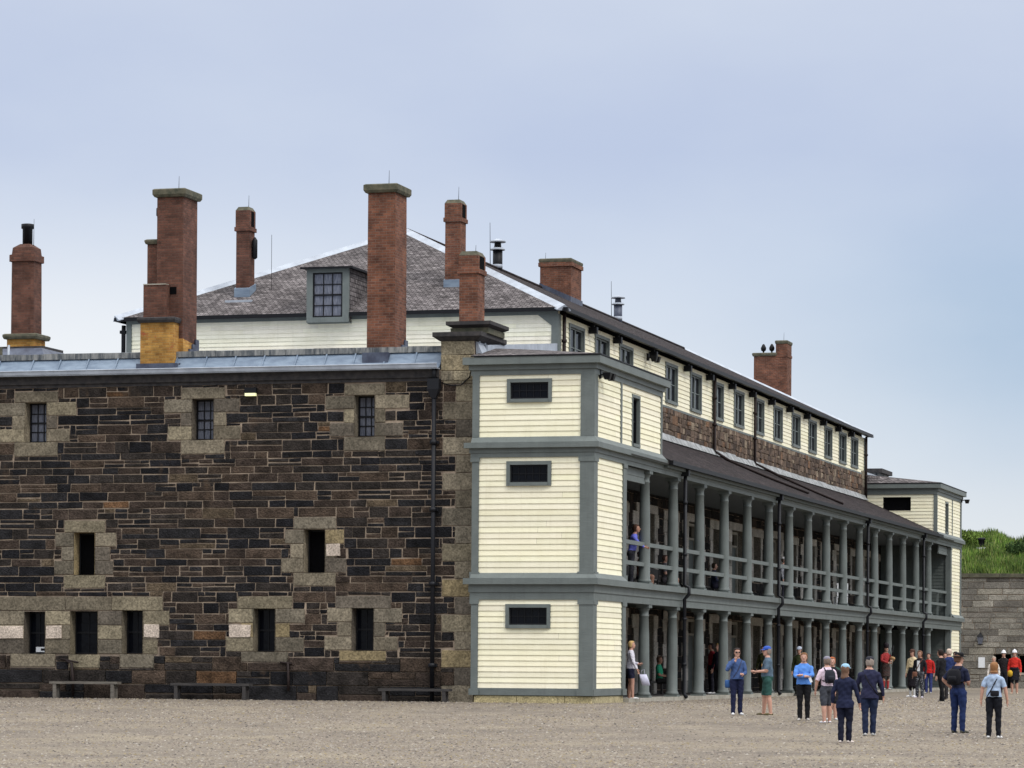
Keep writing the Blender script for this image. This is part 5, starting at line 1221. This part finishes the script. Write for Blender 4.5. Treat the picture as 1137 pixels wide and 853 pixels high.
# 4 man in blue cap
r, H, HD, hn, T = person(6.50, -7.64, -.22, 105, 1.72, 'man in royal blue cap, grey blue printed tee and dark green shorts', G1, top=(.085, .13, .18), legs=(.025, .075, .065), leglen=.78, sleeve=.42, shoes=(.11, .09, .04), belly=1.25, wide=1.05, stance=.075, step=.045, hair=(.25, .2, .17), hat=('cap', (.03, .09, .42)), armR=((.135, 0, .63), (.14, .02, .48), (0, .1, -1)), armL=FLAT, look=8)
pm = MB(); q = T(0, .0, .72)*H; pm.box(-.10, .10, .115*1.06, .128*1.06, q.z-.07, q.z+.05); pm.tube([(-.09, .137, q.z+.03), (-.03, .137, q.z-.03), (.03, .137, q.z+.03), (.09, .137, q.z-.03)], .012, 5, 1); pm.build('shirt_print', [cloth((.10, .14, .19)), cloth((.55, .30, .10))], r)
# 5 blue sweater, arms crossed
r, H, HD, hn, T = person(8.03, -10.84, -.29, 190, 1.63, 'woman in bright blue sweater and black trousers standing with her arms crossed', G1, top=(.10, .26, .68), legs=(.008, .008, .010), shoes=(.45, .42, .40), hair=(.22, .11, .05), hairlen=.02, armL=CROSS, armR=((.125, .055, .65), (-.02, .125, .645), (-1, .1, 0)), hem=.53, wide=1.03)
c_ = MB(); c_.box(-.03, .03, 0, .008, -.07, .07); c_ = c_.build('folded_paper', 'sign', None); c_.location = world_of(r, (-.16, .2, .98)); c_.rotation_euler = (0, .4, math.radians(190)); tag(c_, 'small white folded paper in the hand of the woman in the blue sweater', 'paper')
# 6 pink tee with backpack
r, H, HD, hn, T = person(8.86, -12.30, -.32, 35, 1.56, 'person in pale pink tee, grey shorts and grey knitted cap seen from behind', G1, top=(.72, .58, .68), legs=(.055, .06, .075), leglen=.8, sleeve=.45, shoes=(.75, .72, .75), hat=('beanie', (.22, .21, .26)), hair=(.2, .15, .12), step=.03, wide=1.08, belly=1.1, armL=((.155, .02, .63), (.16, .06, .49), (0, .3, -1)))
backpack(r, H, (.018, .02, .03), 'black backpack on the person in the pale pink tee')
# 7 red haired child
person(8.63, -10.4, -.28, 195, 1.52, 'red haired youth in black tee standing between the pink tee and the blue cap', G1, top=(.01, .01, .014), legs=(.015, .015, .02), leglen=.8, sleeve=.45, shoes=(.6, .6, .6), hair=(.42, .12, .04))
# 8 navy jacket, light blue cap
person(11.06, -22.30, -.54, -12, 1.60, 'woman in loose navy jacket and pale blue cap walking away from us', G1, top=(.012, .016, .045), legs=(.008, .010, .026), shoes=(.7, .62, .58), sleeve=1.0, hair=(.16, .09, .06), hairlen=.09, hat=('cap', (.30, .50, .66)), hem=.44, step=.045, wide=1.1, stance=.035, armL=((.15, -.03, .64), (.165, -.02, .50), (0, .1, -1)), armR=((.15, .02, .64), (.175, .05, .50), (0, .3, -1)), look=-10)
# 9 man navy jacket crossbody strap
r, H, HD, hn, T = person(10.96, -18.80, -.46, 8, 1.68, 'man in navy jacket and dark jeans with a black strap across his back', G1, top=(.020, .022, .055), legs=(.014, .022, .055), shoes=(.5, .5, .5), sleeve=1.0, hair=(.30, .25, .22), hat=('cap', (.02, .02, .03)), hem=.47, step=.03, wide=1.12, belly=1.1, stance=.045, look=25, armL=((.155, .05, .64), (.13, .13, .56), (0, .8, -.2)), armR=((.155, 0, .64), (.175, .03, .50), (0, .2, -1)))
crossbody(r, H, (.006, .006, .010), 'black sling bag worn by the man in the navy jacket', 1, bag=(.125, .04, .5), wide=1.16)
w = MB(); q = world_of(r, (.17*H*1.0, .03*H, .50*H))
# 10 bagpiper
r, H, HD, hn, T = person(-.05, 50.2, .05, -140, 1.86, 'bagpiper in kilt, red plaid and white spats playing between two veranda columns', G2, topmat=tartan((.42, .03, .03), (.10, .02, .03), (.20, .03, .03)), top=(.2, .02, .02), legmat=tartan((.02, .03, .02), (.03, .03, .05), (.12, .02, .02)), legs=(.02, .03, .02), skirt=(.22, .022), leglen=.5, socks=(.40, .05, .05), shoes=(.72, .72, .72), hair=(.08, .05, .04), hat=('bonnet', (.02, .015, .02)), armL=((.15, .02, .66), (.06, .15, .66), (-.5, .6, 0)), armR=((.14, .04, .66), (.03, .16, .60), (-.6, .6, 0)))
bp = empty('bagpipes', world_of(r, (-.10*H, .10*H, .68*H)), r.rotation_euler.z, 'bagpipes with a tan bag held under the arm of the piper', 'bagpipes')
v, f = [], []; blob(v, f, [(0, -.1, 0), (0, .02, .03), (0, .14, .05)], [.07, .12, .07]); simple('pipe_bag', v, f, cloth((.45, .28, .14)), bp)
for i in range(3): m = MB(); m.tube([(-.03+i*.03, 0, .1), (-.14+i*.10, -.1, .62-.1*i)], [.018, .014], 7); m.build('drone', 'black', bp)
m = MB(); m.tube([(.06, .15, .0), (.12, .17, -.30)], .014, 7); m.build('chanter', 'kerb', bp)
# 11 soldiers in the veranda shade
person(.35, 28.6, -.06, 175, 1.78, 'person in dark green smock and white topped cap behind the woman in blue sweater', G2, top=(.035, .045, .018), legs=(.012, .014, .010), shoes=(.03, .03, .03), hair=(.05, .03, .02), hat=('cap', (.45, .5, .6)), skin=SKIN)
person(-.9, 28.2, .05, 160, 1.70, 'person in olive mottled clothes in the veranda shade behind the blue sweater', G2, topmat=patterned((.06, .065, .012), (.02, .025, .01), 14, .5), legs=(.02, .02, .012), shoes=(.03, .03, .03), hair=(.06, .04, .03))
person(-.9, 27.6-7.0, .05, 150, 1.72, 'blonde person in dark clothes in the veranda behind the man in the blue cap', G2, top=(.010, .010, .02), legs=(.01, .01, .012), shoes=(.6, .6, .6), hair=(.55, .38, .14), hat=None)
person(-1.4, 21.8, .04, 120, 1.75, 'person in a red top leaning in the shade of the ground floor veranda', G2, top=(.22, .012, .02), legs=(.012, .012, .02), shoes=SH_W, hair=(.03, .02, .02), skin=SKIN2)
# 14 group at the far end
r, H, HD, hn, T = person(5.16, 25.81, -.07, 165, 1.66, 'woman in black cardigan, white top and dotted dark trousers with a brown bag', G2, top=(.012, .012, .016), legmat=patterned((.015, .017, .025), (.35, .36, .40), 40, .60), legs=(.02, .02, .03), shoes=(.6, .55, .65), hair=(.2, .1, .06), hairlen=.06, skin=SKIN2, stance=.06, wide=1.02)
m = MB(); m.box(-.05, .05, .105, .125, .93, 1.30); m.build('white_blouse', 'sign', r)
crossbody(r, H, (.16, .07, .045), 'round brown leather bag on the woman with dotted trousers', 1, bag=(.07, .10, .50), bagcol=(.20, .09, .06), size=(.055, .025, .05))
person(4.41, 28.97, -.07, 150, 1.72, 'blonde woman in cream shawl and black skirt beside the dotted trousers', G2, top=(.66, .54, .34), legs=(.012, .010, .014), skirt=(.30, .03), leglen=.5, shoes=SH_W, socks=(.7, .7, .7), hair=(.06, .03, .02), hairlen=.03, hat=('cap', (.07, .03, .02)), hem=.62)
person(2.46, 45.7, -.07, 170, 1.66, 'person in bright red jacket and blue jeans by the last columns', G2, top=(.48, .02, .018), legs=(.045, .06, .20), shoes=(.4, .4, .4), hair=(.05, .02, .02), hem=.50, wide=1.08)
person(3.3, 44.5, -.07, 200, 1.68, 'person in a magenta top mostly hidden behind the man in black', G2, top=(.25, .04, .18), legs=(.02, .02, .03), shoes=SH_W, hair=(.05, .02, .02))
person(7.60, 14.57, -.10, 60, 1.68, 'dark haired person all in black leaning forward beside the man in navy', G2, top=(.008, .008, .010), legs=(.006, .006, .008), shoes=(.02, .02, .025), hair=(.02, .012, .01), hem=.44, lean=.10, step=.06, stance=.045, armR=((.14, .05, .66), (.12, .13, .58), (0, 1, 0)))
person(7.03, 20.0, -.07, 30, 1.70, 'grey haired man in navy shirt standing behind the person in black', G2, top=(.02, .035, .12), legs=(.03, .028, .03), shoes=(.1, .08, .07), hair=(.62, .50, .42), skin=SKIN)
person(5.81, 30.0, -.07, 200, 1.66, 'dark haired woman behind the grey haired man against the cream boards', G2, top=(.55, .5, .5), legs=(.02, .02, .03), shoes=SH_W, hair=(.015, .012, .012), hairlen=.05)
# 17 black hat, jeans, backpack
r, H, HD, hn, T = person(12.58, -16.88, -.42, -25, 1.74, 'man in black brimmed hat, navy tee and blue jeans with hands at his waist', G1, top=(.014, .018, .045), legs=(.012, .024, .085), shoes=(.05, .05, .035), sleeve=.42, hat=('brimmed', (.008, .008, .010)), hair=(.15, .08, .05), wide=1.06, stance=.062, armL=HIPS, armR=FRONT, look=-35, skin=SKIN)
backpack(r, H, (.008, .008, .012), 'bulky black backpack on the man in the black brimmed hat', w=.10, d=.07)
# 18 woman pale blue tee
r, H, HD, hn, T = person(13.67, -19.33, -.47, -4, 1.60, 'woman with bobbed hair in pale blue tee and black trousers walking away from us', G1, top=(.36, .46, .62), legs=(.008, .009, .014), shoes=(.78, .78, .78), sleeve=.38, hair=(.27, .13, .055), hairlen=.035, hem=.54, step=.02, stance=.06, armL=((.15, -.01, .64), (.165, -.01, .50), (0, 0, -1)), armR=((.15, .01, .64), (.17, .03, .50), (0, .2, -1)))
crossbody(r, H, (.010, .010, .014), 'black pouch on a strap across the back of the woman in the pale blue tee', -1, bag=(-.03, -.095, .585), size=(.058, .026, .036))
# 19-21 by the rampart
person(6.4, 36.0, -.07, 185, 1.50, 'white haired woman in cream top standing beyond the woman in the pale blue tee', G2, top=(.72, .66, .60), legs=(.03, .03, .04), shoes=SH_W, hair=(.62, .52, .42), hairlen=.02)
person(5.3, 47.5, -.07, 180, 1.78, 'guard in dark tunic and white helmet beside the guard in red', G2, top=(.015, .013, .015), legs=(.012, .012, .018), shoes=(.03, .03, .03), hair=(.05, .03, .02), hat=('helmet', (.75, .75, .78)))
r, H, HD, hn, T = person(5.94, 46.0, -.07, 178, 1.80, 'guard in scarlet tunic, dark kilt and white helmet in front of the rampart wall', G2, top=(.55, .03, .02), legs=(.012, .012, .018), skirt=(.20, .025), leglen=.5, shoes=(.5, .4, .3), hair=(.05, .03, .02), hat=('helmet', (.75, .75, .78)), hem=.56)
q = world_of(r, (.16, .14, .86)); k = MB(); k.lathe(0, 0, [(.04, -.15), (.10, -.10), (.11, .04), (.05, .12)], 12); k = k.build('yellow_bag', cloth((.55, .34, .03)), None); k.location = q; tag(k, 'yellow rounded bag at the side of the guard in the scarlet tunic', 'bag')
# upper veranda
person(-.50, 6.5, 3.40, -78, 1.80, 'man in violet blue shirt leaning on the upper veranda rail beside the cream tower', G3, top=(.14, .16, .60), legs=(.04, .04, .05), sleeve=1.0, shoes=(.1, .1, .1), hair=(.06, .03, .02), skin=SKIN2, lean=.18, armL=((.12, .10, .68), (.06, .19, .62), (0, 1, -.2)), armR=((.12, .10, .68), (.06, .19, .62), (0, 1, -.2)))
person(-2.30, 15.0, 3.42, -80, 1.72, 'tanned person in brown sitting on the near upper veranda bench', G3, top=(.16, .07, .05), legs=(.03, .03, .05), leglen=.6, sit=True, sleeve=.4, shoes=SH_W, hair=(.08, .04, .03), skin=SKIN2, armL=FRONT, armR=UPF)
person(-2.30, 18.5, 3.42, -85, 1.72, 'person with pale legs sitting on the second upper veranda bench', G3, top=(.10, .09, .10), legs=(.10, .09, .10), leglen=.5, sit=True, sleeve=.4, shoes=SH_W, hair=(.1, .06, .05), armL=FRONT, armR=FRONT)
person(-2.30, 26.2, 3.42, -70, 1.70, 'person in dark blue sitting on the third upper veranda bench', G3, top=(.03, .035, .07), legs=(.02, .02, .04), sit=True, shoes=(.1, .1, .1), hair=(.04, .03, .02), armL=FRONT, armR=FRONT)
person(-.8, 31.4, 3.40, -95, 1.66, 'person in grey with a white cap standing at the upper rail halfway along the veranda', G3, top=(.22, .23, .26), legs=(.05, .05, .07), shoes=(.1, .1, .1), hair=(.1, .08, .07), hat=('cap', (.6, .6, .62)))
# white chair on the upper veranda
ch = empty('chair', (-.9, 44.0, 3.40), .4, 'white slatted chair on the upper veranda near the far columns', 'chair')
m = MB(); m.box(-.24, .24, -.24, .24, .42, .46); m.build('seat', 'sign', ch); m = MB()
for i in range(5): m.box(-.22+i*.1, -.16+i*.1, -.26, -.23, .48, .95)
m.box(-.24, .24, -.265, -.225, .95, 1.0); m.build('backrest', 'sign', ch)
for sx in (-1, 1):
    for sy in (-1, 1): m = MB(); m.box(sx*.21-.025, sx*.21+.025, sy*.21-.025, sy*.21+.025, 0, .42); m.build('leg', 'sign', ch)
bn = empty('litter_bin', (1.1, 31.2, -.07), 0, 'dark green litter bin behind the man in the navy jacket', 'bin')
m = MB(); m.lathe(0, 0, [(.26, 0), (.30, .85)], 14); m.build('bin_body', cloth((.02, .07, .05)), bn); m = MB(); m.lathe(0, 0, [(.33, .85), (.33, .93), (.2, 1.05), (.05, 1.08)], 14); m.build('lid', cloth((.02, .07, .05)), bn)
